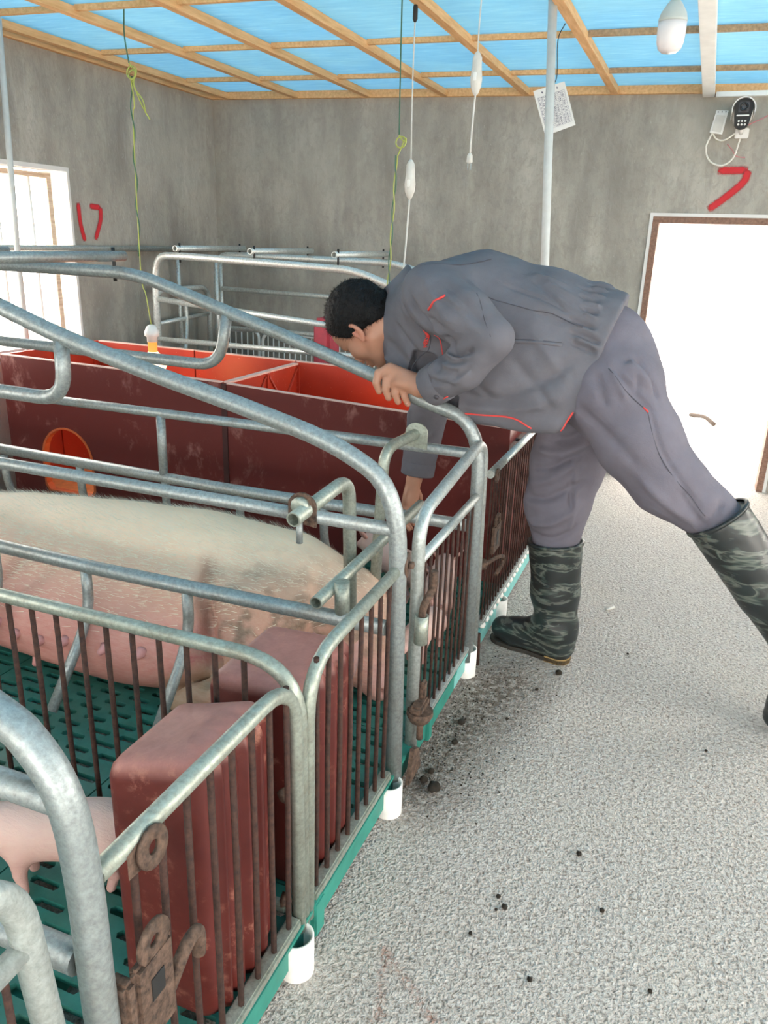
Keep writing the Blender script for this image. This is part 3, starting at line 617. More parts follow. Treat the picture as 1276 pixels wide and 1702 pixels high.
part('edge_clip', MB().box((XF-0.006, 1.085, 0.02), (XF+0.018, 1.125, ZS+0.004), 0.003), M_GREENBEAM, fl); part('edge_clip', MB().box((XF-0.006, 1.80, 0.02), (XF+0.016, 1.83, ZS), 0.003), M_GREENBEAM, fl)
for x in (-0.95, -1.55, -2.15, -2.75): part('floor_beam', MB().box((x-0.03, -0.6, 0.0), (x+0.03, 4.45, ZS-0.024)), M_GREENBEAM, fl)
for k, (fx, y) in enumerate(((0.010, 0.49), (0.006, 1.025), (0.006, 1.515), (0.0, 2.235), (0.004, 2.655))):
    r = 0.034; mb = MB().lathe([(r, 0), (r, ZS-0.004-(0.01 if k < 3 else 0)), (r-0.005, ZS-0.004-(0.01 if k < 3 else 0)), (r-0.005, 0.0)], (XF+fx, y, 0), n=28, caps=False)
    solo('pipe_foot', mb, M_PVC, ['white plastic pipe foot beneath pen edge at bottom left', 'white plastic pipe foot under the double post beside the front red box', 'white plastic pipe foot under the hinge post of the gate', 'white plastic pipe foot under the far post of the gate', 'white plastic pipe foot beyond the standing boot toe, under the pale beam'][k], 'pipe foot', 'white pipe feet under the pen edge')

def bars_y(parent, x, ys, zb, ztop, r=0.0062, mat=M_RUSTBAR):
    me = None
    for y in ys:
        zt = ztop(y) if callable(ztop) else ztop
        part('bar', MB().tube([(x, y, zb), (x+random.uniform(-0.002,0.002), y+random.uniform(-0.002,0.002), (zb+zt)/2), (x, y, zt)], r, 7), mat, parent, loc=(x, y, zb))
def flange(c, axis, r=0.03, th=0.006): return MB().lathe([(0.010,0),(0.011,0.0),(r,0.001),(r,th),(0.010,th),(0.010,0)], c, axis, n=18, caps=False)

# front fence panels along the aisle
def front_panel(label, y0, y1, zt, curve_end, nb, r=0.0135, br=0.0055, mat=M_GALV_WARM, group='rusty barred fence panels along the aisle'):
    t = thing('fence_panel', label, 'fence', (XF, (y0+y1)/2, ZS), group)
    if curve_end == 'far': path = fillet([(XF, y0, zt), (XF, y1, zt-0.004), (XF, y1+0.014, 0.075)], 0.11)
    elif curve_end == 'near': path = fillet([(XF, y0-0.002, 0.075), (XF, y0, zt-0.01), (XF, y1, zt)], 0.11)
    else: path = [(XF, y0, zt), (XF, y1, zt)]
    part('top_rail', MB().tube(path, r, 14), mat, t)
    part('bottom_rail', MB().box((XF-0.016, y0+0.01, ZS-0.002), (XF+0.012, y1, ZS+0.020), 0.004), mat, t)
    n = nb; a, b = y0+0.035, y1-0.03
    bars_y(t, XF, [(a if y0 > 0.55 else 0.61)+(b-(a if y0 > 0.55 else 0.61))*k/(n-1) for k in range(n)], ZS+0.02, zt-0.010, br)
    return t
p1 = front_panel('barred fence panel in front of the nearer red box', 0.548, 1.035, 0.652, 'far', 8)
part('hinge_ear', flange((XF+0.016, 0.625, 0.635), (1,0,0.1), 0.028).add([(XF+0.014,0.585,0.615),(XF+0.014,0.625,0.61),(XF+0.014,0.625,0.66),(XF+0.014,0.585,0.65)],[(0,1,2,3)]), M_RUST, p1, 'rust stained hinge ear with a hole')
p2 = front_panel('barred fence panel between the double post and hinge post', 1.085, 1.515, 0.648, 'near', 8)
part('hinge_ear', flange((XF+0.012, 1.555, 0.655), (1,0.2,0), 0.030).lathe([(0.004,0),(0.009,0.002),(0.009,0.012),(0.001,0.014)], (XF+0.018,1.555,0.655), (1,0.2,0), n=12), M_RUST, p2, 'rust stained hinge ear with a bolt')
for z in (0.40, 0.16): part('clamp', MB().ico((XF-0.018, 1.028, z), 0.014, 1, (1,1,1.2), 0.25), M_RUST, p1)
p3 = front_panel('densely barred fence panel beside the man standing in boots', 2.375, 3.42, 0.652, None, 25, 0.0135, 0.0036, M_GALV_LIGHT)
for i in range(19): part('slat_end', MB().ico((XF+0.008, 2.40+i*0.053, ZS+0.004), 0.014, 1, (0.9,1.5,0.8)), M_PVC, p3, loc=(XF+0.008, 2.40+i*0.053, ZS+0.004))
part('hinge_ear', flange((XF+0.015, 2.40, 0.645), (1,0,0), 0.024), M_RUST, p3); part('end_bracket', MB().box((XF-0.045, 2.985, 0.655), (XF+0.012, 3.03, 0.682), 0.003), M_EDGE, p3)
part('pin', MB().tube([(XF-0.09, 2.88, 0.655), (XF+0.005, 2.89, 0.650)], 0.006, 8), M_BLACK, p3)
p4 = front_panel('barred fence panel beyond the red creep box, behind the man', 3.52, 4.0, 0.652, None, 11, 0.0135, 0.0036, M_GALV_LIGHT)
# divider between the two pens
t = thing('divider_fence', 'long barred divider fence running in front of the lying sow', 'fence', (-1.8, 1.06, ZS))
part('top_rail', MB().tube(fillet([(XF-0.002, 1.066, 0.075), (XF-0.004, 1.06, 0.652), (-2.98, 1.05, 0.652)], 0.12, 8), 0.0140, 14), M_GALV_WARM, t)
part('bottom_rail', MB().box((-2.98, 1.045, ZS+0.001), (XF-0.03, 1.067, ZS+0.018), 0.003), M_GALV_WARM, t)
for k in range(39):
    x = -0.66-k*0.0605; part('bar', MB().tube([(x,1.056,ZS+0.015),(x-0.001,1.055,0.38),(x,1.053,0.645)], 0.0056, 7), M_RUSTBAR, t, loc=(x,1.056,ZS))

def rail(mb, pts, r, n=14, **k): return mb.tube(pts, r, n, **k)
def sow_crate(label, yn, yf, near=True, metal=None, far=True, xr=-2.95, loops=True, arc=False):
    t = thing('sow_crate', label, 'sow crate', (-1.75, (yn+yf)/2, ZS), 'galvanised pipe sow crates')
    G = metal or M_GALV
    def side(y, front, loop, zu, zl, fin, flare):
        tail = [(-2.85, y, 1.232), (xr-0.06, y, 1.225), (xr-0.075, y, 0.09)]
        if arc: sp = smooth_path(front[:8], 6); path = sp[:-1] + fillet([sp[-1]] + front[8:] + tail, 0.12, 7)
        else: path = fillet(front + tail, [0.16]+[0.10]*(len(front)-2)+[0.12,0.16], 7)
        part('top_tube', MB().tube(path, 0.0205, 16), G, t)
        part('side_rail', MB().tube([(XF-0.012, y, zu-0.004), (-1.7, y, zu), (xr-0.07, y, zu)], 0.0160, 14), G, t)
        part('side_rail', MB().tube([(XF-0.022, y, zl), (-1.4, y, zl-0.006), (xr-0.07, y, zl+0.02)], 0.0192, 14), G, t)
        if loops: part('drop_loop', MB().tube(fillet(loop, 0.085, 7), 0.0185, 14), G, t)
        for x in fin:
            s = flare; part('belly_bar', MB().tube(fillet([(x, y, zl-0.01), (x, y, zl-0.15), (x-0.005, y+s*0.17, 0.135)], 0.10, 6), 0.0145, 12), G, t, loc=(x, y, zl))
    if near:
        y = yn
        side(y, [(XF+0.004, y+0.02, 0.075), (XF-0.002, y, 0.835), (-0.70, y, 0.922), (-0.95, y, 0.985), (-1.16, y, 1.030), (-1.44, y, 1.100), (-1.74, y, 1.198)], [(-1.452, y, 1.095), (-1.458, y, 0.944), (-2.52, y, 0.962), (-2.53, y, 1.215)], 0.748, 0.498, (-0.0,)[:0] + (-1.448, -1.122, -1.775, -2.1, -2.43), -1)
        p = part('plate', MB().prism([(-0.812, y-0.026, 0.735), (-0.742, y-0.026, 0.727), (-0.742, y-0.026, 0.768)] + [(-0.777+0.036*math.cos(math.radians(a)), y-0.026, 0.772+0.034*math.sin(math.radians(a))) for a in range(0,181,20)] + [(-0.812, y-0.026, 0.768)], (0,0.006,0)), M_RUST, t, 'rounded steel plate with a hole')
        part('bolt', MB().lathe([(0.022,0),(0.023,-0.012),(0.020,-0.016),(0.010,-0.017)], (-0.777, y-0.026, 0.776), (0,1,0), n=10), M_GALV_WARM, p)
        part('inner_post', MB().tube(fillet([(-0.768, y-0.085, 0.762), (-0.760, y+0.20, 0.784), (-0.752, y+0.205, 0.40)], 0.065, 7), 0.0175, 14, hollow=True), M_GALV_WARM, t)
        part('stub', MB().tube([(-0.776, y-0.04, 0.745), (-0.776, y-0.04, 0.69)], 0.008, 8), G, t)
        part('cross_bar', MB().tube([(-0.722, y-0.065, 0.560), (-0.715, yf-0.02, 0.585)], 0.0155, 14, hollow=True), M_GALV_WARM, t)
        part('stub', MB().tube([(-0.686, y+0.005, 0.495), (-0.688, y+0.005, 0.592)], 0.0185, 12), M_GALV_WARM, t)
    if far:
        y = yf
        near_arc = [(XF+0.004, y+0.01, 0.06), (XF+0.003, y, 0.45), (XF, y, 0.66), (XF-0.013, y, 0.765), (XF-0.050, y, 0.826), (XF-0.105, y, 0.858), (-0.854, y, 0.930), (-1.138, y, 1.035), (-1.394, y, 1.120), (-1.75, y, 1.224)]
        side(y, near_arc if arc else [(XF+0.004, y+0.02, 0.06), (XF-0.0, y+0.01, 0.855), (-0.755, y, 0.907), (-0.854, y, 0.952), (-1.138, y, 1.043), (-1.394, y, 1.120), (-1.75, y, 1.224)], [(-1.402, y, 1.11), (-1.435, y, 0.946), (-2.52, y, 0.962), (-2.53, y, 1.215)], 0.764, 0.533, (-1.055, -1.375, -1.68, -2.06, -2.43), 1)
        part('upright', MB().tube([(-1.684, y, 0.535), (-1.682, y, 0.76)], 0.0155, 12), G, t)
        part('plate', MB().prism([(-0.775, y-0.02, 0.765), (-0.705, y-0.02, 0.760), (-0.705, y-0.02, 0.805)] + [(-0.740+0.035*math.cos(math.radians(a)), y-0.02, 0.808+0.030*math.sin(math.radians(a))) for a in range(0,181,20)] + [(-0.775, y-0.02, 0.805)], (0,0.006,0)), M_GALV_WARM, t)
        part('inner_post', MB().tube(fillet([(-0.738, y+0.02, 0.805), (-0.775, y-0.19, 0.792), (-0.790, y-0.20, 0.33)], 0.06, 7), 0.0165, 14), M_GALV_WARM, t)
    if near and far:
        for x in (-1.82, -2.33, -2.82):
            p = part('cross_tube', MB().tube([(x-0.02, yn-0.03, 1.272), (x, yf+0.04, 1.275)], 0.0165, 14, hollow=True), G, t)
            for yy in (yn, yf): part('bolt', MB().tube([(x-0.01, yy, 1.195), (x-0.01, yy, 1.302)], 0.006, 8), M_BLACK, p)
    return t
crate = sow_crate('large galvanised sow crate around the lying sow, gripped by the man', 1.53, 2.2)
crate_far = sow_crate('farther galvanised sow crate near back wall, behind the red boards', 3.97, 4.62, loops=False, metal=M_GALV_FAR_LIT)
crate_near = sow_crate('nearest galvanised sow crate with thick curved tube at bottom left', -0.14, 0.53, near=False, arc=True)

def gate(label, yl, yr, zl, zr, zm, group='crate gates of pipe and rusty bars'):
    t = thing('crate_gate', label, 'gate', (XF, (yl+yr)/2, ZS), group); x = XF+0.005
    part('hoop', MB().tube(fillet([(x, yl+0.01, 0.085), (x, yl-0.005, zl), (x, yr-0.02, zr), (x, yr+0.035, 0.06)], 0.085, 8), 0.0163, 16), M_GALV_LIGHT, t)
    part('cross_rail', MB().tube([(x, yl+0.012, zm), (x, yr-0.012, zm+0.012)], 0.0125, 12), M_GALV_LIGHT, t)
    part('bottom_rail', MB().box((x-0.010, yl+0.03, ZS+0.004), (x+0.010, yr, ZS+0.020), 0.003), M_GALV_LIGHT, t)
    n = 11; bars_y(t, x, [yl+0.055+(yr-yl-0.10)*k/(n-1) for k in range(n)], ZS+0.02, zm, 0.0042)
    return t
g2 = gate('crate gate with rusty bars below the man gripping hand', 1.665, 2.255, 0.735, 0.800, 0.618)
g2r = part('pin_sleeve', MB().lathe([(0.017,0),(0.017,0.075),(0.0125,0.075),(0.0125,0.03)], (XF+0.028, 1.642, 0.415), n=16), M_GALV_WARM, g2)
part('bent_pin', MB().tube(fillet([(XF+0.028,1.642,0.46),(XF+0.030,1.642,0.515),(XF+0.045,1.675,0.555),(XF+0.045,1.672,0.60)], 0.02, 5), 0.0095, 10), M_RUST, g2, 'rusty bent pin')
part('latch_bracket', MB().box((XF+0.012,1.625,0.215),(XF+0.045,1.695,0.238),0.005).box((XF+0.022,1.672,0.235),(XF+0.036,1.697,0.285),0.004).lathe([(0.034,0),(0.035,-0.012),(0.026,-0.03)], (XF+0.032,1.655,0.216), n=16), M_RUST, g2, 'rusty latch bracket')
part('latch_pin', MB().tube([(XF+0.034,1.656,0.19),(XF+0.034,1.656,0.13)], 0.009, 8), M_RUST, g2)
part('foot_strap', MB().prism([(XF+0.022,1.59,0.03),(XF+0.022,1.68,0.03),(XF+0.022,1.66,0.10),(XF+0.022,1.62,0.12)], (0.012,0,0)), M_RUST, g2)
lk = part('latch_plate', MB().box((XF+0.020,2.375,0.375),(XF+0.030,2.47,0.475),0.004), M_RUST, g2, 'rusty latch plate with a ring')
part('ring', MB().tube(ring((XF+0.026,2.425,0.485), 0.024, 12, 1.0)[:13] if False else [(XF+0.026, 2.425+0.026*math.cos(a), 0.482+0.024*math.sin(a)) for a in np.linspace(0.0,math.pi*2,18)], 0.005, 8, caps=False), M_RUST, lk)
part('slot', MB().box((XF+0.0295,2.41,0.40),(XF+0.031,2.435,0.45)), M_BLACK, lk)
part('hook', MB().tube(fillet([(XF+0.012,2.30,0.362),(XF+0.040,2.40,0.365),(XF+0.05,2.455,0.35),(XF+0.05,2.46,0.325),(XF+0.04,2.40,0.30)], 0.02, 5), 0.007, 8).lathe([(0.022,-0.012),(0.024,0),(0.022,0.012)], (XF+0.005,2.315,0.365), n=16), M_RUST, g2)
part('leg_rod', MB().tube([(XF+0.02,2.305,0.12),(XF+0.022,2.31,0.0)], 0.0065, 8), M_RUSTBAR, g2)
g1 = gate('nearest crate gate, galvanised hoop at bottom left corner', -0.09, 0.455, 0.765, 0.765, 0.645)
part('rusty_hinge', MB().tube([(XF+0.02,0.448,0.50),(XF+0.02,0.448,0.30)], 0.011, 8), M_RUSTOR, g1, 'orange rusted rod')
lt = part('latch_clamp', MB().box((XF+0.018,0.56,0.36),(XF+0.034,0.635,0.50),0.006).box((XF-0.006,0.545,0.30),(XF+0.03,0.565,0.49),0.005), M_RUST, crate_near, 'rusty latch clamp with a hook')
part('ring', flange((XF+0.026, 0.600, 0.515), (1,0,0), 0.030, 0.007), M_RUST, lt); part('slot', MB().box((XF+0.0335,0.585,0.43),(XF+0.0355,0.61,0.465)), M_BLACK, lt)
part('hook', MB().tube(fillet([(XF+0.025,0.63,0.40),(XF+0.03,0.665,0.445),(XF+0.03,0.695,0.445),(XF+0.03,0.69,0.40)], 0.025, 6), 0.0095, 10), M_RUST, lt)

# rear gate and uprights of the farther crate
t = thing('rear_gate', 'small galvanised rear gate of the farther crate by left wall', 'gate', (-3.1, 4.35, ZS))
part('hoop', MB().tube(fillet([(-3.12,4.10,ZS),(-3.12,4.10,1.02),(-3.12,4.68,1.02),(-3.12,4.68,ZS)], 0.10, 7), 0.0165, 14), M_GALV_FAR_LIT, t)
part('cross_rail', MB().tube([(-3.12,4.115,0.82),(-3.12,4.665,0.845)], 0.0135, 12), M_GALV_FAR_LIT, t)
part('brace', MB().tube(smooth_path([(-3.12,4.40,1.0),(-3.11,4.40,0.80),(-3.02,4.22,0.55)],6), 0.0135, 12), M_GALV_FAR_LIT, t)
for x, y in ((-2.98,4.62),(-2.98,4.57),(-3.17,4.42)): part('hanger', MB().tube([(x,y,0.45),(x,y,1.21)], 0.0135, 12), M_GALV_FAR_LIT, crate_far)
part('side_rail', MB().tube([(-3.03,3.97,0.985),(-0.86,3.97,0.83)], 0.0165, 12), M_GALV_FAR_LIT, crate_far)
part('side_rail', MB().tube([(-2.96,4.60,1.02),(-0.6,4.60,0.98)], 0.0145, 12), M_GALV_FAR_LIT, crate_far)

# wire fences behind the farther crate
def wire_fence(x0, x1, zt, label):
    t = thing('wire_fence', label, 'fence', ((x0+x1)/2, 4.85, ZS), 'white wire fences near the back wall')
    part('frame', MB().tube(fillet([(x0,4.85,0.0),(x0,4.85,zt),(x1,4.85,zt+0.012),(x1,4.85,0.0)], 0.06, 6), 0.011, 10), M_WHITEMETAL, t)
    n = int((x1-x0)/0.042)
    for k in range(1, n): x = x0+(x1-x0)*k/n; part('wire', MB().tube([(x,4.85,ZS+0.0),(x,4.85,zt)], 0.0045, 6), M_WHITEMETAL, t, loc=(x,4.85,ZS))
wire_fence(-3.16, -2.835, 0.72, 'white wire fence near back wall, short piece at left'); wire_fence(-2.805, -1.25, 0.715, 'white wire fence near back wall, long piece behind the man head')
def feeder(x, y, z0, w_, d_, h_, label, mat):
    t = thing('feeder_box', label, 'feeder', (x, y, z0)); part('body', MB().box((x-w_/2,y-d_/2,z0),(x+w_/2,y+d_/2,z0+h_),0.018), mat, t); part('rim', MB().box((x-w_/2-0.012,y-d_/2-0.012,z0+h_*0.55),(x+w_/2+0.012,y+d_/2+0.012,z0+h_*0.62),0.006), mat, t); return t
feeder(-2.10, 4.40, ZS, 0.11, 0.16, 0.80, 'tall pinkish red feeder box behind the man forehead', M_REDPOST)

# creep box of red boards
t = thing('creep_box', 'open red board creep box for piglets behind the sow crate', 'creep box', (-1.8, 3.08, ZS))
YA, YC, ZT1, ZT2 = 2.765, 3.40, 0.792, 0.776
hx0, hx1, hzb, hzt = -2.805, -2.505, 0.165, 0.487
def board_hole():
    """board with a round-topped pop hole, 22 mm thick"""
    cx = (hx0+hx1)/2; rx = (hx1-hx0)/2; zs = hzt-0.155
    arch = [(hx0, hzb+0.03), (hx0+0.02, hzb)] if False else []
    inner = [(hx1-0.02, hzb), (hx1, hzb+0.03), (hx1, zs)] + [(cx+rx*math.cos(a), zs+0.155*math.sin(a)) for a in np.linspace(0, math.pi, 15)[1:-1]] + [(hx0, zs), (hx0, hzb+0.03), (hx0+0.02, hzb)]
    X0, X1, Z0 = -2.995, -1.802, ZS+0.004; th = 0.022
    def zt(x): return 0.795 + (x+2.995)/(1.193)*(0.774-0.795)
    outer = []
    for x, z in inner:   # project outwards onto the rectangle, in angle order
        dx, dz = x-cx, z-(hzb+0.13)
        ks = []
        if dx > 1e-6: ks.append((X1-cx)/dx)
        if dx < -1e-6: ks.append((X0-cx)/dx)
        if dz > 1e-6: ks.append((0.785-hzb-0.13)/dz)
        if dz < -1e-6: ks.append((Z0-hzb-0.13)/dz)
        k = min(ks); ox, oz = cx+dx*k, hzb+0.13+dz*k
        outer.append((ox, zt(ox) if oz > 0.78 else oz))
    corners = [(X1, Z0), (X1, zt(X1)), (X0, zt(X0)), (X0, Z0)]
    def ang(p): return math.atan2(p[1]-(hzb+0.13), p[0]-cx)
    mb = MB(); n = len(inner)
    for f in (0, th):
        for k in range(n):
            a, b = inner[k], inner[(k+1) % n]; A_, B_ = outer[k], outer[(k+1) % n]; poly = [a, A_]
            a0, a1 = ang(A_), ang(B_)
            if a1 < a0: a1 += 2*math.pi
            for c in sorted(corners, key=lambda c: (ang(c)-a0) % (2*math.pi)):
                d_ = (ang(c)-a0) % (2*math.pi)
                if 1e-4 < d_ < (a1-a0)-1e-4: poly.append(c)
            poly += [B_, b]; mb.add([(x, YA+f, z) for x, z in poly], [tuple(range(len(poly)))])
    mb.add([(x, YA, z) for x, z in inner] + [(x, YA+th, z) for x, z in inner], [(k, (k+1) % n, n+(k+1) % n, n+k) for k in range(n)])
    C4 = corners; mb.add([(x, YA, z) for x, z in C4] + [(x, YA+th, z) for x, z in C4], [(k, (k+1) % 4, 4+(k+1) % 4, 4+k) for k in range(4)])
    return mb, inner
mbh, inner = board_hole()
b1 = part('front_board', mbh, M_BOARD_SHADED, t, 'shaded red front board with a round topped hole')
part('hole_rim', MB().add([(x,YA-0.004,z) for x,z in inner]+[(x,YA+0.03,z) for x,z in inner]+[((x-(hx0+hx1)/2)*0.93+(hx0+hx1)/2, YA+0.03, (z-0.32)*0.95+0.32) for x,z in inner]+[((x-(hx0+hx1)/2)*0.93+(hx0+hx1)/2, YA-0.004, (z-0.32)*0.95+0.32) for x,z in inner], [(j*len(inner)+k, j*len(inner)+(k+1)%len(inner), ((j+1)%4)*len(inner)+(k+1)%len(inner), ((j+1)%4)*len(inner)+k) for j in range(4) for k in range(len(inner))]), flat('orange_rim_plastic',(0.62,0.13,0.04),0.45), b1, 'orange plastic rim')
part('pale_edge', MB().add([(-2.995,YA-0.001,0.795),(-1.802,YA-0.001,0.774),(-1.802,YA+0.023,0.774),(-2.995,YA+0.023,0.795),(-2.995,YA-0.001,0.799),(-1.802,YA-0.001,0.778),(-1.802,YA+0.023,0.778),(-2.995,YA+0.023,0.799)], [(0,1,2,3),(4,7,6,5),(0,4,5,1),(1,5,6,2),(2,6,7,3),(3,7,4,0)]), M_EDGE, b1)
b2 = part('front_board', MB().prism([(-1.775,YA,ZS+0.004),(-0.578,YA,ZS+0.004),(-0.578,YA,0.716),(-1.775,YA,0.771)], (0,0.022,0)), M_BOARD_SHADED, t, 'shaded red front board nearer the aisle')
part('pale_edge', MB().prism([(-1.775,YA-0.001,0.771),(-0.578,YA-0.001,0.716),(-0.578,YA-0.001,0.7195),(-1.775,YA-0.001,0.7745)], (0,0.024,0)), M_EDGE, b2)
part('joint_post', MB().box((-1.801,YA-0.004,ZS+0.004),(-1.776,YA+0.03,0.768)), flat('black_red_joint',(0.05,0.012,0.012),0.6), t)
for x0, x1, za, zb in ((-2.97,-2.37,0.795,0.790),(-2.362,-1.79,0.789,0.784),(-1.782,-1.18,0.783,0.772),(-1.172,-0.58,0.771,0.755)):
    b = part('back_board', MB().prism([(x0,YC,ZS+0.004),(x1,YC,ZS+0.004),(x1,YC,zb),(x0,YC,za)], (0,0.022,0)), M_BOARD_LIT, t)
    part('pale_edge', MB().prism([(x0,YC-0.001,za),(x1,YC-0.001,zb),(x1,YC-0.001,zb+0.005),(x0,YC-0.001,za+0.005)], (0,0.024,0)), M_EDGE, b)
part('divider_board', MB().box((-1.798,YA+0.03,ZS+0.004),(-1.776,YC,0.770)), M_BOARD_LIT, t); d_ = t.children[-1]
part('pale_edge', MB().box((-1.802,YA+0.022,0.770),(-1.772,YC,0.778)), M_EDGE, t)
for s in (1,):
    for k in range(2):
        a, b = YA+0.05+k*0.30, YA+0.32+k*0.30
        part('rib', MB().tube([(-1.772,a,0.755),(-1.772,b,0.45)], 0.006, 6).tube([(-1.772,b,0.755),(-1.772,a,0.45)], 0.006, 6).box((-1.776,b+0.004,0.2),(-1.764,b+0.016,0.765)), M_BOARD_LIT, t)
for k in range(2): part('rib', MB().tube([(-2.978,YA+0.05+k*0.3,0.76),(-2.978,YA+0.3+k*0.3,0.4)], 0.006, 6).box((-2.984,YA+0.31+k*0.28,0.2),(-2.970,YA+0.322+k*0.28,0.79)), M_BOARD_LIT, t)
part('end_board', MB().box((-3.0,YA+0.022,ZS+0.004),(-2.978,YC+0.02,0.797)), M_BOARD_LIT, t); part('end_board', MB().box((-0.600,YA+0.022,ZS+0.004),(-0.580,YC,0.715)), M_BOARD_SHADED, t)
part('heat_mat', MB().box((-2.96,YA+0.04,ZS+0.002),(-1.82,YC-0.01,ZS+0.05),0.006), M_MAT, t, 'pale orange heat mat'); part('heat_mat', MB().box((-1.76,YA+0.04,ZS+0.002),(-0.62,YC-0.01,ZS+0.05),0.006), M_MAT, t, 'pale orange heat mat')
def heat_lamp(x, y, z, label, watts):
    t = thing('heat_lamp', label, 'heat lamp', (x, y, z))
    part('bulb', MB().lathe([(0.001,0),(0.030,0.004),(0.052,0.020),(0.060,0.040),(0.055,0.065),(0.036,0.092),(0.022,0.105)], (x,y,z), n=24), M_HEATBULB, t)
    part('neck', MB().lathe([(0.021,0.104),(0.021,0.150),(0.023,0.152)], (x,y,z), n=20), M_AMBER, t)
    part('socket', MB().lathe([(0.024,0.150),(0.024,0.172),(0.033,0.178),(0.034,0.195),(0.028,0.205),(0.024,0.218),(0.010,0.228)], (x,y,z), n=20), M_WHITE, t)
    l = bpy.data.lights.new('heat_lamp_light', 'POINT'); l.energy = watts; l.color = (1.0, 0.42, 0.16); l.shadow_soft_size = 0.05
    o = bpy.data.objects.new('heat_lamp_light', l); o.location = (0, 0, -0.06); COL.objects.link(o); o.parent = t
heat_lamp(-2.352, 3.05, 0.722, 'lit heat lamp with white socket above the red creep box', 3.6); heat_lamp(-1.130, 3.05, 0.745, 'lit heat lamp in creep box hidden by the man chin', 3.6)

# red plastic boxes by the front panels
def red_box(x0, x1, y0, y1, z1, label, rise):
    t = thing('red_box', label, 'plastic box', ((x0+x1)/2, (y0+y1)/2, ZS), 'red plastic boxes by the fence')
    # outline from above with a ribbed face to the aisle
    N = 48; mb = MB(); rings = []
    def outline(ins):
        P = []; a, b, c, d = x0+ins, x1-ins, y0+ins, y1-ins; r = max(0.004, 0.028-ins*0.4)
        def arc(cx, cy, s):
            return [(cx+r*math.cos(math.radians(s+q)), cy+r*math.sin(math.radians(s+q))) for q in range(0,91,18)]
        P += arc(b-r, c+r, 270)
        m = 24
        for k in range(1, m): 
            y = (c+r)+(d-c-2*r)*k/m; P.append((b + (0.013 if (k//3) % 2 == 0 else 0.0)*(1 if ins < 0.02 else 0), y))
        P += arc(b-r, d-r, 0) + arc(a+r, d-r, 90) + arc(a+r, c+r, 180)
        return P
    def ztop(x, y): v = (x-x0)/(x1-x0); return rise*(0.5-0.5*math.cos(math.pi*min(1, max(0, (v-0.22)/0.42))))
    lev = [(0.004, 0.0, 0), (0.0, 0.03, 0), (0.0, 0.5, 0), (0.0, 0.93, 0), (0.004, 0.965, 1), (0.012, 0.988, 1), (0.026, 1.0, 1), (0.06, 1.0, 1)]
    for ins, f, top in lev:
        rings.append([(x, y, ZS+0.002+(z1-ZS)*f+(ztop(x, y) if top or f > 0.9 else 0)) for x, y in outline(ins)])
    n = len(rings[0]); vs = [p for r_ in rings for p in r_]
    mb.add(vs, [(i*n+k, i*n+(k+1)%n, (i+1)*n+(k+1)%n, (i+1)*n+k) for i in range(len(rings)-1) for k in range(n)], True)
    c0 = len(vs); tp = rings[-1]; cz = sum(p[2] for p in tp)/n
    mb.add(tp + [(sum(p[0] for p in tp)/n, sum(p[1] for p in tp)/n, cz)], [(k, (k+1)%n, n) for k in range(n)], True)
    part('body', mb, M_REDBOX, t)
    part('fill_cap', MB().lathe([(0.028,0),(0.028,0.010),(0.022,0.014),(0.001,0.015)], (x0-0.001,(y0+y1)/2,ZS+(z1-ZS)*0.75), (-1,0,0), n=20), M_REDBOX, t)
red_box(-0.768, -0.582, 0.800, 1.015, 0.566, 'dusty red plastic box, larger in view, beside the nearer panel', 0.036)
red_box(-0.790, -0.582, 1.115, 1.37, 0.545, 'dusty red plastic box by the sow front leg, farther one', 0.005)

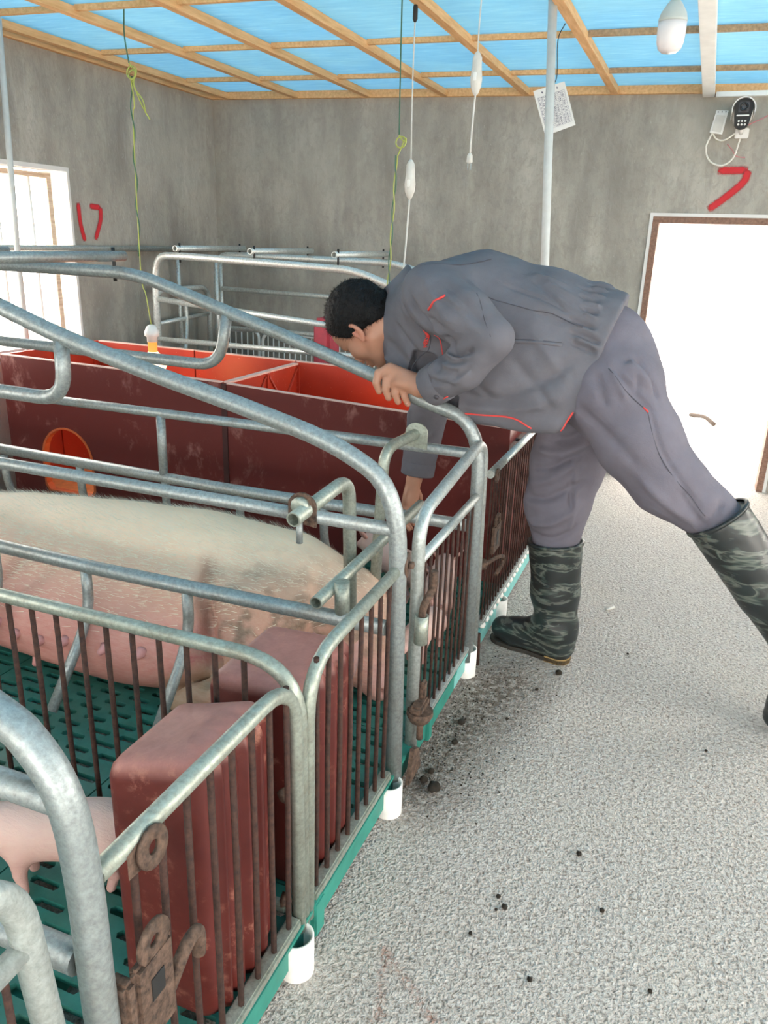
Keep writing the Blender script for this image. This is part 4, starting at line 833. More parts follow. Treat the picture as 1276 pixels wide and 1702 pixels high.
# ================================================================== ANIMALS
def lerp3(a, b, t): return np.array(a)[None,:]*(1-t[:,None]) + np.array(b)[None,:]*t[:,None]
def sstep(x, a, b): t = np.clip((x-a)/(b-a), 0, 1); return t*t*(3-2*t)
def make_sow():
    P = [ell((-2.42,1.93,0.275),(0.34,0.235,0.175),0.06), ell((-1.98,1.90,0.295),(0.48,0.262,0.198),0.08), ell((-1.58,1.885,0.315),(0.46,0.268,0.215),0.09),
         ell((-1.30,1.88,0.325),(0.34,0.258,0.218),0.07), ell((-1.70,1.69,0.235),(0.42,0.185,0.14),0.07), ell((-1.42,1.675,0.228),(0.34,0.170,0.135),0.06), ell((-2.0,1.75,0.24),(0.25,0.14,0.13),0.05),
         ell((-1.10,1.905,0.315),(0.22,0.225,0.205),0.05), ell((-1.085,1.80,0.275),(0.17,0.14,0.165),0.035),
         rcone((-1.02,1.92,0.315),(-0.86,1.945,0.290),0.188,0.145,0.05), rcone((-0.90,1.94,0.275),(-0.80,1.91,0.235),0.135,0.105,0.04),
         ell((-0.825,1.925,0.245),(0.105,0.105,0.115),0.03), rcone((-0.80,1.90,0.225),(-0.725,1.845,0.165),0.088,0.056,0.03), rcone((-0.73,1.85,0.165),(-0.70,1.825,0.150),0.054,0.047,0.012),
         ell((-0.86,1.83,0.18),(0.10,0.06,0.07),0.04), ell((-0.80,1.865,0.315),(0.03,0.028,0.025),0.03),
         # upper foreleg folded towards the belly, lower foreleg along the floor
         rcone((-1.10,1.74,0.25),(-0.99,1.62,0.215),0.10,0.072,0.05), rcone((-0.99,1.62,0.215),(-1.07,1.565,0.165),0.064,0.050,0.02), rcone((-1.07,1.565,0.165),(-1.145,1.555,0.138),0.048,0.040,0.012),
         rcone((-1.145,1.550,0.138),(-1.195,1.545,0.126),0.038,0.024,0.008), rcone((-1.135,1.580,0.128),(-1.190,1.590,0.120),0.030,0.018,0.004),
         rcone((-1.12,1.74,0.16),(-1.22,1.62,0.135),0.06,0.036,0.03),
         # hind legs stretched towards the near side
         rcone((-2.36,1.85,0.27),(-2.18,1.66,0.225),0.14,0.085,0.06), rcone((-2.18,1.66,0.225),(-2.30,1.54,0.17),0.070,0.042,0.03), rcone((-2.30,1.54,0.17),(-2.22,1.44,0.135),0.038,0.030,0.015),
         rcone((-2.40,1.82,0.20),(-2.40,1.60,0.15),0.10,0.05,0.05), rcone((-2.40,1.60,0.15),(-2.36,1.46,0.13),0.045,0.028,0.02),
         # nostrils
         ell((-0.667,1.812,0.160),(0.012,0.009,0.010),0.004,None,'sub'), ell((-0.680,1.792,0.150),(0.012,0.009,0.010),0.004,None,'sub'),
         cut((0,0,ZS+0.0035),(0,0,-1),(-3,1.2,0.0),(-0.4,2.3,0.2))]
    V, Q = sdf_mesh(P, 0.009); V = smooth_np(V, Q, 3); N = normals_np(V, Q)
    V = folds(V, N, [
        ([(-1.185,1.72,0.475),(-1.15,1.64,0.39),(-1.105,1.58,0.29),(-1.075,1.55,0.18)], 0.020, -0.042),
        ([(-1.09,1.68,0.46),(-1.06,1.62,0.38),(-1.03,1.60,0.28)], 0.055, 0.024),
        ([(-1.0,1.80,0.47),(-0.98,1.74,0.38),(-1.0,1.70,0.28)], 0.03, -0.012), ([(-0.93,1.88,0.42),(-0.90,1.80,0.33),(-0.93,1.76,0.24)], 0.018, -0.008),
        ([(-1.93,1.58,0.27),(-1.84,1.62,0.37),(-1.78,1.70,0.45)], 0.022, -0.020), ([(-2.05,1.62,0.22),(-2.0,1.63,0.36)], 0.02, -0.010),
        ([(-1.85,1.54,0.20),(-1.4,1.52,0.17)], 0.03, 0.006)], Q)
    V = V + N*(0.004*noise_np(V, 6.0))[:,None]
    V[:,2] = np.maximum(V[:,2], ZS+0.003)
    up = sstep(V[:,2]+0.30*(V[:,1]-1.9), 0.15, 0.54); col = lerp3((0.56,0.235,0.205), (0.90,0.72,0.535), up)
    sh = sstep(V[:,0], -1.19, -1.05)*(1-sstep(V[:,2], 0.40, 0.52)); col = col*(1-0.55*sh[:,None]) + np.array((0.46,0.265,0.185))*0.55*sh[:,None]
    d, _ = seg_d(V, (-1.0,1.66,0.30), (-0.86,1.8,0.26)); n_ = np.clip(noise_np(V, 22.0, 3)*2.2+0.1, 0, 1)
    m = np.exp(-(d/0.18)**2)*n_*0.85; col = col*(1-m[:,None]) + np.array((0.13,0.10,0.07))*m[:,None]
    d, _ = seg_d(V, (-1.14,1.56,0.30), (-1.10,1.55,0.17)); m = np.exp(-(d/0.06)**2)*np.clip(0.5+noise_np(V, 30.0, 2)*1.6, 0, 1)*0.95; col = col*(1-m[:,None]) + np.array((0.42,0.10,0.12))*m[:,None]
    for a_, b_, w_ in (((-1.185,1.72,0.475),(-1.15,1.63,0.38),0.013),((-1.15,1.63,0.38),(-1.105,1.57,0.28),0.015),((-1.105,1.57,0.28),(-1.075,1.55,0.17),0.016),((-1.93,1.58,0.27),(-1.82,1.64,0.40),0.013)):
        m = 0.55*np.exp(-(seg_d(V, a_, b_)[0]/(w_+0.012))**2); col = col*(1-m[:,None]) + np.array((0.26,0.115,0.09))*m[:,None]  # shade of the skin folds painted into the tint
    sn = np.exp(-(np.linalg.norm(V-np.array((-0.68,1.81,0.155)), axis=1)/0.07)**2)*0.6; col = col*(1-sn[:,None]) + np.array((0.70,0.36,0.34))*sn[:,None]
    fc = np.clip(0.35+noise_np(V, 18.0, 3)*1.8, 0, 1)*np.exp(-(np.linalg.norm(V-np.array((-0.79,1.88,0.22)),axis=1)/0.13)**4)*0.6; col = col*(1-fc[:,None]) + np.array((0.22,0.145,0.10))*fc[:,None]
    lg = np.exp(-(seg_d(V, (-0.99,1.60,0.21), (-1.18,1.55,0.13))[0]/0.075)**4); col = col*(1-0.8*lg[:,None]) + np.array((0.36,0.265,0.160))*0.8*lg[:,None]
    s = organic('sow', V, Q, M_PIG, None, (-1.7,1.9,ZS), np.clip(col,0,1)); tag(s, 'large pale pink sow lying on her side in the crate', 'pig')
    # ears
    def ear(c, tip, side, th):
        c, tip = Vector(c), Vector(tip); mb = MB(); ax = (tip-c); n = Vector(side).normalized(); u = ax.cross(n).normalized(); prof = [(0.0,0.050),(0.25,0.066),(0.5,0.060),(0.75,0.038),(0.95,0.012),(1.0,0.002)]; K = 7; rows = []
        for sgn in (1,-1):
            for t_, w_ in prof:
                for k in range(K):
                    q = (k/(K-1)-0.5)*2; rows.append(c + ax*t_ + u*q*w_ + n*(0.022*q*q + sgn*th*(1-q*q*0.9)*(1-0.7*t_)))
        R_ = len(prof)
        for sg in range(2): mb.f += [[sg*R_*K+i*K+k, sg*R_*K+i*K+k+1, sg*R_*K+(i+1)*K+k+1, sg*R_*K+(i+1)*K+k] for i in range(R_-1) for k in range(K-1)]
        for i in range(R_-1):
            for k in (0, K-1): mb.f.append([i*K+k, (i+1)*K+k, R_*K+(i+1)*K+k, R_*K+i*K+k])
        mb.v = [tuple(v) for v in rows]; mb.sm = [True]*len(mb.f); return mb
    for c, tp, sd in (((-0.875,1.945,0.365),(-0.735,1.985,0.345),(0.15,-0.5,0.8)), ((-0.86,1.83,0.30),(-0.75,1.745,0.205),(0.5,-0.7,0.5))):
        e = part('ear', ear(c, tp, sd, 0.005), M_EAR, s)
    for x, y, z in ((-1.775,0,0.262),(-1.705,0,0.236),(-1.615,0,0.242),(-1.522,0,0.258),(-1.395,0,0.262),(-1.285,0,0.262),(-1.705,0,0.130)):
        i = np.argmin((V[:,0]-x)**2+(V[:,2]-z)**2+np.where(V[:,1] > 1.75, 9, 0)); p = Vector(V[i]); n = Vector(N[i]); n = (n+Vector((0,-0.3,-0.55))).normalized()
        part('teat', MB().lathe([(0.017,-0.006),(0.0125,0.004),(0.010,0.014),(0.0085,0.022),(0.003,0.026)], p, n, 12), M_TEAT, s, loc=p)
    ey = Vector((-0.775,1.848,0.262)); part('eye', MB().ico(ey, 0.010, 2), M_LENS, s)
    # bristles, denser along the upper outline
    rng = np.random.default_rng(3); w_ = sstep(V[:,2], 0.26, 0.5)**1.5; w_ = w_*(V[:,0] > -2.4)+1e-6; I = rng.choice(len(V), 14000, p=w_/w_.sum()); mb_v, mb_f = [], []
    for q, i in enumerate(I):
        p = V[i]+rng.normal(0,0.003,3); n = N[i]; dr = np.array((-0.8,-0.15,-0.10))+n*0.42+rng.normal(0,0.14,3); dr /= np.linalg.norm(dr); L = rng.uniform(0.014,0.036); sd = np.cross(n, dr); sd /= max(np.linalg.norm(sd),1e-6); b = len(mb_v)
        mb_v += [tuple(p-sd*0.0008-n*0.002), tuple(p+sd*0.0008-n*0.002), tuple(p+dr*L)]; mb_f.append((b,b+1,b+2))
    me = bpy.data.meshes.new('bristles'); me.from_pydata((np.array(mb_v)-np.array((-1.7,1.9,ZS))).tolist(), [], mb_f); b_ = link('bristles', me, M_BRISTLE, s); b_['kind'] = 'stuff'
M_EAR = flat('pig_ear', (0.62,0.34,0.29), 0.6, 0, 0.12, 40)
make_sow()

def make_piglet():
    """standing piglet facing +x, feet at z = 0, 0.34 m long"""
    P = [ell((-0.075,0,0.125),(0.085,0.058,0.062),0.03), ell((0.01,0,0.128),(0.10,0.056,0.058),0.03), ell((0.07,0,0.132),(0.06,0.050,0.056),0.025),
         rcone((0.10,0,0.142),(0.145,0,0.148),0.044,0.041,0.02), ell((0.155,0,0.150),(0.046,0.041,0.042),0.02), rcone((0.175,0,0.143),(0.212,0,0.128),0.027,0.019,0.012), rcone((0.212,0,0.128),(0.219,0,0.125),0.019,0.0175,0.004)]
    for s in (1,-1):
        P += [rcone((0.07,s*0.028,0.10),(0.075,s*0.032,0.055),0.026,0.014,0.015), rcone((0.075,s*0.032,0.055),(0.072,s*0.032,0.008),0.0125,0.0105,0.006),
              rcone((-0.095,s*0.030,0.115),(-0.075,s*0.034,0.07),0.036,0.019,0.02), rcone((-0.075,s*0.034,0.07),(-0.105,s*0.033,0.042),0.016,0.0115,0.01), rcone((-0.105,s*0.033,0.042),(-0.095,s*0.033,0.008),0.0115,0.010,0.006)]
    P += [cut((0,0,0.002),(0,0,-1),(-0.3,-0.2,-0.1),(0.3,0.2,0.03))]
    V, Q = sdf_mesh(P, 0.0045); V = smooth_np(V, Q, 2)
    up = sstep(V[:,2], 0.07, 0.17); col = lerp3((0.58,0.34,0.31), (0.66,0.45,0.40), up); sn = np.exp(-(np.linalg.norm(V-np.array((0.219,0,0.126)),axis=1)/0.03)**2); col = col*(1-0.5*sn[:,None])+np.array((0.72,0.35,0.34))*0.5*sn[:,None]
    return V, Q, col
PV, PQ, PC = make_piglet()
pig_proto = None
def piglet(loc, rz, sc, label):
    global pig_proto
    if pig_proto is None:
        r = organic('piglet', PV, PQ, M_PIG, None, (0,0,0), PC)
        for s in (1,-1):
            mb = MB(); c = Vector((0.145,s*0.036,0.178)); tip = c+Vector((0.008,s*0.030,0.040)); u = Vector((0.8,0,-0.25)); n = Vector((0.25,-s*0.3,0.3)).normalized()
            pr = [(0,0.018),(0.35,0.022),(0.7,0.014),(1.0,0.001)]
            vs = [c+(tip-c)*t_+u*q*w_+n*(0.006*q*q+g*0.0018) for g in (1,-1) for t_, w_ in pr for q in (-1,0,1)]
            fs = [(g*12+i*3+k, g*12+i*3+k+1, g*12+(i+1)*3+k+1, g*12+(i+1)*3+k) for g in (0,1) for i in range(3) for k in range(2)] + [(i*3+k, (i+1)*3+k, 12+(i+1)*3+k, 12+i*3+k) for i in range(3) for k in (0,2)]
            mb.add(vs, fs, True); part('ear', mb, M_EAR, r); part('eye', MB().ico((0.178,s*0.031,0.158), 0.0042, 1), M_LENS, r)
        part('tail', MB().tube(smooth_path([(-0.155,0,0.15),(-0.175,0.006,0.158),(-0.188,0.0,0.142),(-0.182,-0.008,0.132)],6), [0.005]*10+[0.004]*8+[0.002], 6), M_EAR, r)
        pig_proto = r
    else:
        r = pig_proto.copy(); COL.objects.link(r)
        for ch in list(pig_proto.children): c = ch.copy(); COL.objects.link(c); c.parent = r
    r.location = loc; r.rotation_euler = (0,0,rz); r.scale = (sc,sc,sc); tag(r, label, 'piglet', 'pink piglets on the slats'); return r
piglet((-1.025,0.945,ZS+0.002), math.radians(207), 1.0, 'pink piglet at bottom left behind the thick curved tube')
piglet((-0.910,2.52,ZS+0.002), math.radians(150), 1.0, 'pink piglet seen between the inner posts, under the man reaching arm')
piglet((-0.700,2.39,ZS+0.002), math.radians(100), 0.95, 'pink piglet behind the gate bars, nearer the aisle')
piglet((-0.665,2.12,ZS+0.002), math.radians(265), 0.75, 'small pink piglet beside the sow snout behind the hinge post')

# droppings and litter on the floor
CR = [(-0.462,1.632,0.017,'largest dark manure lump on the floor by the hinge post foot'), (-0.497,1.655,0.012,'second manure lump wedged between the largest lump and pen edge'), (-0.492,1.700,0.009,'small manure crumb behind the largest lump near the green beam'),
      (-0.47,1.850,0.009,'manure crumb in the middle of the dark floor stain'), (-0.48,1.950,0.012,'flat manure crumb at the far side of the dark floor stain'), (-0.36,2.030,0.005,'tiny crumb right of the dark stain, toward the man'),
      (-0.262,2.360,0.011,'flat dark crumb just in front of the standing boot heel'), (-0.310,2.230,0.006,'small crumb between the stain and the standing boot heel'), (-0.077,1.553,0.008,'dark crumb alone on open concrete, level with the largest lump'),
      (-0.222,1.354,0.006,'upper one of three crumbs clustered on the open concrete'), (-0.203,1.331,0.0075,'biggest one of three crumbs clustered on the open concrete'), (-0.218,1.318,0.004,'lowest and smallest of three clustered crumbs on concrete'),
      (-0.252,1.237,0.005,'crumb between the three crumb cluster and the red floor mark'), (-0.117,1.178,0.006,'round crumb near the bottom middle of the floor'), (0.103,1.244,0.005,'crumb at the lower right of the floor, nearest the photographer'),
      (-0.007,1.406,0.006,'crumb right of the three crumb cluster on open concrete'), (0.200,2.110,0.005,'crumb far right on the floor, below the stretched back boot'), (-0.06,2.60,0.005,'crumb on the floor between the two boots')]
for i, (x, y, r, lb) in enumerate(CR): solo('manure_crumb', MB().ico((x,y,r*0.7), r, 2 if i < 7 else 1, (1,1.1,0.75), 0.16), M_DIRT, lb, 'manure', 'manure crumbs on the concrete floor')
mb = MB(); rg = random.Random(11)
for k in range(420):
    u = rg.random(); x = -0.53+abs(rg.gauss(0,0.10)); y = 1.62+0.75*u+rg.gauss(0,0.05); r = rg.uniform(0.0012,0.0034)
    if x < -0.5 and y > 2.3: continue
    mb.add([(x-r,y,0),(x,y-r*1.2,0),(x+r*1.1,y,0),(x,y+r,0),(x,y,r*1.1)], [(0,1,4),(1,2,4),(2,3,4),(3,0,4)])
o = solo('manure_grit', mb, M_DIRT, 'fine dark manure grit scattered over the stained concrete by the gate', 'manure'); o['kind'] = 'stuff'
solo('twig', MB().tube(smooth_path([(0.05,7.25,0.0),(0.16,7.05,0.03),(0.24,6.9,0.005)],6), 0.018, 6), M_STICK, 'dark twig lying on the bright ground outside the doorway', 'twig')
solo('straw', MB().tube([(-0.172,2.925,0.005),(-0.145,2.955,0.009)], 0.005, 7), M_CLEAR, 'pale straw scrap on the concrete floor near the boot', 'straw')

# ================================================================== THE MAN
HU = np.array((-0.891,0.0,0.454)); HU /= np.linalg.norm(HU); HF = np.array((-0.447,0.174,-0.877)); HF -= HF.dot(HU)*HU; HF /= np.linalg.norm(HF); HL = np.cross(HU, HF)
HC = np.array((-0.994,2.362,1.092)); HS = 1.05
def hp(f, l, u): return HC + HS*(HF*f + HL*l + HU*u)
HROT = np.array([HF, HL, HU])
def hell(c, r, k=0.01, op='add', tilt=None):
    R_ = HROT if tilt is None else np.array(tilt)
    return ell(hp(*c), np.array(r)*HS, k, R_, op)
def hcone(a, b, ra, rb, k=0.01): return rcone(hp(*a), hp(*b), ra*HS, rb*HS, k)
def rot_in(ax_from, ang):   # head axes turned about HL
    c, s = math.cos(ang), math.sin(ang); return [HF*c+HU*s, HL, -HF*s+HU*c]
def tz(x): return 0.907 - (x+0.755)*0.535     # centre height of the gripped tube over x
TY = 2.2
def make_man():
    P = []
    # head
    P += [hell((-0.014,0,0.034),(0.097,0.076,0.088),0.01), hell((0.030,0,-0.025),(0.062,0.061,0.088),0.02), hell((0.055,0,0.040),(0.040,0.055,0.045),0.02),
          hell((0.080,0,0.020),(0.017,0.046,0.014),0.015), hcone((0.082,0,0.006),(0.108,0,-0.030),0.0095,0.0125,0.010), hell((0.104,0,-0.038),(0.014,0.017,0.011),0.006),
          hcone((-0.005,0.047,-0.055),(0.062,0.015,-0.104),0.026,0.022,0.02), hcone((-0.005,-0.047,-0.055),(0.062,-0.015,-0.104),0.026,0.022,0.02), hell((0.074,0,-0.104),(0.018,0.022,0.016),0.012),
          hell((0.058,0.040,-0.030),(0.028,0.026,0.030),0.015), hell((0.058,-0.040,-0.030),(0.028,0.026,0.030),0.015), hell((0.078,0,-0.068),(0.020,0.028,0.022),0.012),
          hell((0.086,0.031,0.000),(0.012,0.016,0.010),0.010,'sub'), hell((0.086,-0.031,0.000),(0.012,0.016,0.010),0.010,'sub'),
          hell((0.072,0.031,0.000),(0.013,0.0145,0.0105),0.003), hell((0.072,-0.031,0.000),(0.013,0.0145,0.0105),0.003),
          hell((0.096,0,-0.064),(0.008,0.022,0.0055),0.004), hell((0.093,0,-0.077),(0.009,0.019,0.0065),0.004), hell((0.101,0,-0.0705),(0.010,0.024,0.0018),0.002,'sub')]
    for s in (1,-1):
        P += [hell((-0.008,s*0.079,-0.010),(0.021,0.008,0.034),0.006,tilt=[HF*0.94+HU*0.34*0+HL*(-s)*0.34, HL*0.94+HF*s*0.34, HU]), hell((-0.004,s*0.085,-0.006),(0.011,0.006,0.020),0.004,'sub'), hell((0.002,s*0.077,-0.038),(0.009,0.006,0.010),0.005)]
    # neck, trunk, arms and legs under the clothes
    P += [rcone(hp(-0.040,0,-0.060),(-0.845,2.42,1.115),0.058,0.068,0.03), rcone((-0.86,2.42,1.11),(-0.70,2.42,1.15),0.085,0.15,0.04), rcone((-0.70,2.42,1.13),(-0.45,2.42,1.10),0.155,0.135,0.04), rcone((-0.45,2.42,1.10),(-0.24,2.41,0.985),0.135,0.135,0.04),
          rcone((-0.74,2.28,1.17),(-0.505,2.12,1.115),0.052,0.042,0.03), rcone((-0.505,2.12,1.115),(-0.705,2.162,0.953),0.040,0.028,0.02),
          rcone((-0.76,2.58,1.13),(-0.835,2.62,0.870),0.052,0.042,0.03), rcone((-0.835,2.62,0.870),(-0.870,2.565,0.545),0.040,0.027,0.02),
          rcone((-0.22,2.33,0.96),(-0.01,2.28,0.73),0.080,0.055,0.04), rcone((-0.01,2.28,0.73),(0.40,2.285,0.31),0.053,0.036,0.02), rcone((0.415,2.287,0.29),(0.445,2.293,0.16),0.034,0.026,0.02),
          rcone((-0.29,2.50,0.92),(-0.345,2.49,0.55),0.085,0.060,0.04), rcone((-0.345,2.49,0.55),(-0.300,2.465,0.11),0.056,0.040,0.02), rcone((-0.30,2.465,0.08),(-0.45,2.505,0.05),0.036,0.030,0.02)]
    # left hand closed over the tube: palm on top, four fingers down the near side, thumb behind
    W_ = np.array((-0.716,2.162,0.953))
    K = []
    for i in range(4):
        x = -0.848 + 0.0235*i; z = tz(x); ln = (1.0,1.08,1.0,0.82)[i]
        k_ = np.array((x+0.016,2.182-0.004*i,z+0.037-0.003*abs(i-1.2))); p1 = np.array((x-0.014*(1-i*0.2),TY-0.034,z+0.022-0.002*i)); p2 = np.array((x-0.018+0.007*i,TY-0.040,z+0.020-0.028*ln)); p3 = np.array((x-0.010+0.007*i,TY-0.034,z+0.016-0.048*ln))
        K.append(k_); r0 = (0.0128,0.0130,0.0126,0.0114)[i]
        P += [rcone(k_, p1, r0+0.001, r0, 0.004), rcone(p1, p2, r0, r0-0.0008, 0.003), rcone(p2, p3, r0-0.0008, r0-0.002, 0.003)]
        P += [rcone(W_+np.array((-0.015,0.008-0.006*i,0.0)), k_, 0.027, 0.0175, 0.014)]
    P += [ell((-0.772,2.172,0.957),(0.048,0.036,0.022),0.014), rcone(W_, W_+np.array((0.02,-0.003,0.004)), 0.027, 0.028, 0.015),
          rcone((-0.745,2.190,0.950),(-0.795,2.232,0.945),0.018,0.0135,0.010), rcone((-0.795,2.232,0.945),(-0.822,2.243,0.930),0.012,0.011,0.004), rcone((-0.822,2.243,0.935),(-0.838,2.240,0.915),0.011,0.0085,0.003)]
    # right hand reaching down, fingers half open
    R_ = np.array((-0.872,2.563,0.535))
    P += [rcone(R_, (-0.880,2.555,0.455), 0.027, 0.030, 0.012), ell((-0.882,2.553,0.470),(0.018,0.040,0.045),0.012)]
    for i in range(4):
        y = 2.588-0.0215*i; ln = (0.95,1.05,1.0,0.8)[i]
        a = np.array((-0.884,y,0.440)); b = a+np.array((-0.012,0.001*(1.5-i),-0.040*ln)); c = b+np.array((0.006,0,-0.028*ln)); d = c+np.array((0.016,0,-0.018*ln))
        P += [rcone(a,b,0.0105,0.0100,0.003), rcone(b,c,0.0098,0.0090,0.003), rcone(c,d,0.0088,0.0075,0.003)]
    P += [rcone((-0.872,2.585,0.500),(-0.862,2.612,0.462),0.016,0.012,0.008), rcone((-0.862,2.612,0.462),(-0.862,2.618,0.425),0.0115,0.009,0.003)]
    V, Q = sdf_mesh(P, 0.0036); V = smooth_np(V, Q, 1, 0.4)
    col = np.tile(np.array((0.47,0.235,0.155)), (len(V),1)); L = (V-HC)/HS; f, l, u = L@HF, L@HL, L@HU
    def spot(c, r, to, a):
        m = a*np.exp(-(np.linalg.norm(np.stack([f-c[0],l-c[1],u-c[2]],1)/np.array(r),axis=1))**2); return m[:,None]*(np.array(to)[None,:])
    def blend(col, c, r, to, a):
        m = (a*np.exp(-(np.linalg.norm(np.stack([f-c[0],np.abs(l)-c[1],u-c[2]],1)/np.array(r),axis=1))**2))[:,None]; return col*(1-m)+np.array(to)*m
    col = blend(col, (0.0,0.08,-0.01), (0.03,0.02,0.04), (0.60,0.22,0.17), 0.7); col = blend(col, (0.07,0.045,-0.03), (0.03,0.03,0.03), (0.55,0.25,0.17), 0.5)
    col = blend(col, (0.097,0.0,-0.070), (0.012,0.026,0.012), (0.42,0.14,0.12), 0.8); col = blend(col, (0.095,0.033,0.024), (0.02,0.026,0.0045), (0.03,0.02,0.018), 0.85); col = blend(col, (0.082,0.031,-0.004), (0.012,0.017,0.003), (0.06,0.03,0.025), 0.9)
    col = blend(col, (0.08,0.0,-0.10), (0.03,0.035,0.02), (0.36,0.20,0.15), 0.35)
    hd = V[:,2] < 1.0; hm = (V[:,0] > -0.90) & (V[:,0] < -0.68) & (V[:,2] > 0.84) & (V[:,2] < 1.01) & (V[:,1] < 2.26)
    for i in range(4):
        kk = np.exp(-(np.linalg.norm(V-K[i],axis=1)/0.012)**2)[:,None]*0.35; col = col*(1-kk)+np.array((0.55,0.24,0.18))*kk
    man = organic('person', V, Q, M_SKIN, None, (-0.30,2.45,0.0), np.clip(col,0,1)); tag(man, 'man in grey work clothes and camouflage boots bending over a crate tube', 'person')
    # finger nails
    for i in range(4):
        x = -0.848+0.0235*i; z = tz(x); ln = (1.0,1.08,1.0,0.82)[i]; p = Vector((x-0.011+0.007*i, TY-0.0435, z+0.018-0.045*ln)); part('nail', MB().ico(p, 0.006, 1, (0.8,0.3,0.9)), M_NAIL, man, loc=p)
    # hair
    HP = [hell((-0.016,0,0.036),(0.109,0.0875,0.099),0.01), hell((-0.065,0,-0.010),(0.052,0.072,0.065),0.02)]
    for s in (1,-1): HP += [hell((0.022,s*0.068,0.022),(0.026,0.014,0.040),0.008)]
    big = (HC-0.3, HC+0.3)
    n1 = HF*0.85 - HU*0.48; p1 = HC + HS*(n1*0.020/np.linalg.norm(n1)**2)
    n2 = -(HU - 0.62*HF); p2 = hp(0.0,0,-0.012)
    HP += [cut(p1, n1, *big), cut(p2, n2, *big)]
    V2, Q2 = sdf_mesh(HP, 0.004); V2 = smooth_np(V2, Q2, 2); N2 = normals_np(V2, Q2)
    V2 = V2 + N2*(0.0035*noise_np(V2, 55.0, 2, (1,1,1)))[:,None]
    organic('hair', V2, Q2, M_HAIR, man)
    rng = np.random.default_rng(5); mv, mf = [], []
    for i in rng.choice(len(V2), 5000):
        p, n = V2[i], N2[i]
        d = n*0.8 + HF*0.5 - HU*0.25 + rng.normal(0,0.25,3); d /= np.linalg.norm(d); s = np.cross(d, n); s /= max(np.linalg.norm(s),1e-6); b = len(mv)
        mv += [tuple(p-s*0.0009-n*0.003), tuple(p+s*0.0009-n*0.003), tuple(p+d*rng.uniform(0.006,0.014))]; mf.append((b,b+1,b+2))
    me = bpy.data.meshes.new('hair_strands'); at = np.array((-0.30,2.45,0.0)); me.from_pydata((np.array(mv)-at).tolist(), [], mf); link('hair_strands', me, M_HAIR, man)['kind'] = 'stuff'

    # jacket
    J = [rcone((-0.20,2.425,1.04),(-0.45,2.425,1.072),0.185,0.212,0.04), rcone((-0.45,2.425,1.072),(-0.64,2.425,1.098),0.212,0.226,0.04), rcone((-0.64,2.425,1.098),(-0.785,2.42,1.105),0.222,0.170,0.05), rcone((-0.785,2.42,1.105),(-0.835,2.415,1.095),0.150,0.105,0.04),
         rcone((-0.70,2.28,1.185),(-0.755,2.30,1.17),0.115,0.100,0.05), rcone((-0.70,2.58,1.15),(-0.77,2.57,1.13),0.10,0.095,0.05),
         ell((-0.58,2.25,0.955),(0.24,0.05,0.115),0.05), ell((-0.42,2.24,0.97),(0.15,0.045,0.135),0.04), ell((-0.815,2.38,0.99),(0.09,0.11,0.085),0.05), rcone((-0.62,2.235,0.900),(-0.345,2.225,0.872),0.030,0.026,0.03), rcone((-0.55,2.225,0.96),(-0.35,2.22,0.95),0.04,0.035,0.03),
         # left sleeve
         rcone((-0.725,2.225,1.205),(-0.60,2.135,1.160),0.096,0.082,0.025), rcone((-0.60,2.135,1.160),(-0.508,2.092,1.116),0.080,0.058,0.010), rcone((-0.506,2.092,1.112),(-0.585,2.108,1.028),0.056,0.064,0.008), rcone((-0.585,2.108,1.028),(-0.690,2.150,0.956),0.064,0.054,0.008),
         cut((-0.676,2.146,0.966), (-0.80,0.30,-0.55), (-0.78,2.06,0.86), (-0.632,2.27,1.035)),
         # right sleeve
         rcone((-0.77,2.585,1.12),(-0.835,2.625,0.880),0.088,0.074,0.03), rcone((-0.835,2.625,0.880),(-0.862,2.585,0.600),0.072,0.062,0.015), cut((-0.864,2.577,0.560), (-0.08,-0.13,-1), (-1.0,2.45,0.45), (-0.72,2.75,0.68)),
         cut((-0.262,2.4,0.98), (0.965,0,-0.262), (-0.45,2.1,0.7), (0.10,2.8,1.35), 0.004)]
    V3, Q3 = sdf_mesh(J, 0.0062); V3 = smooth_np(V3, Q3, 2); N3 = normals_np(V3, Q3)
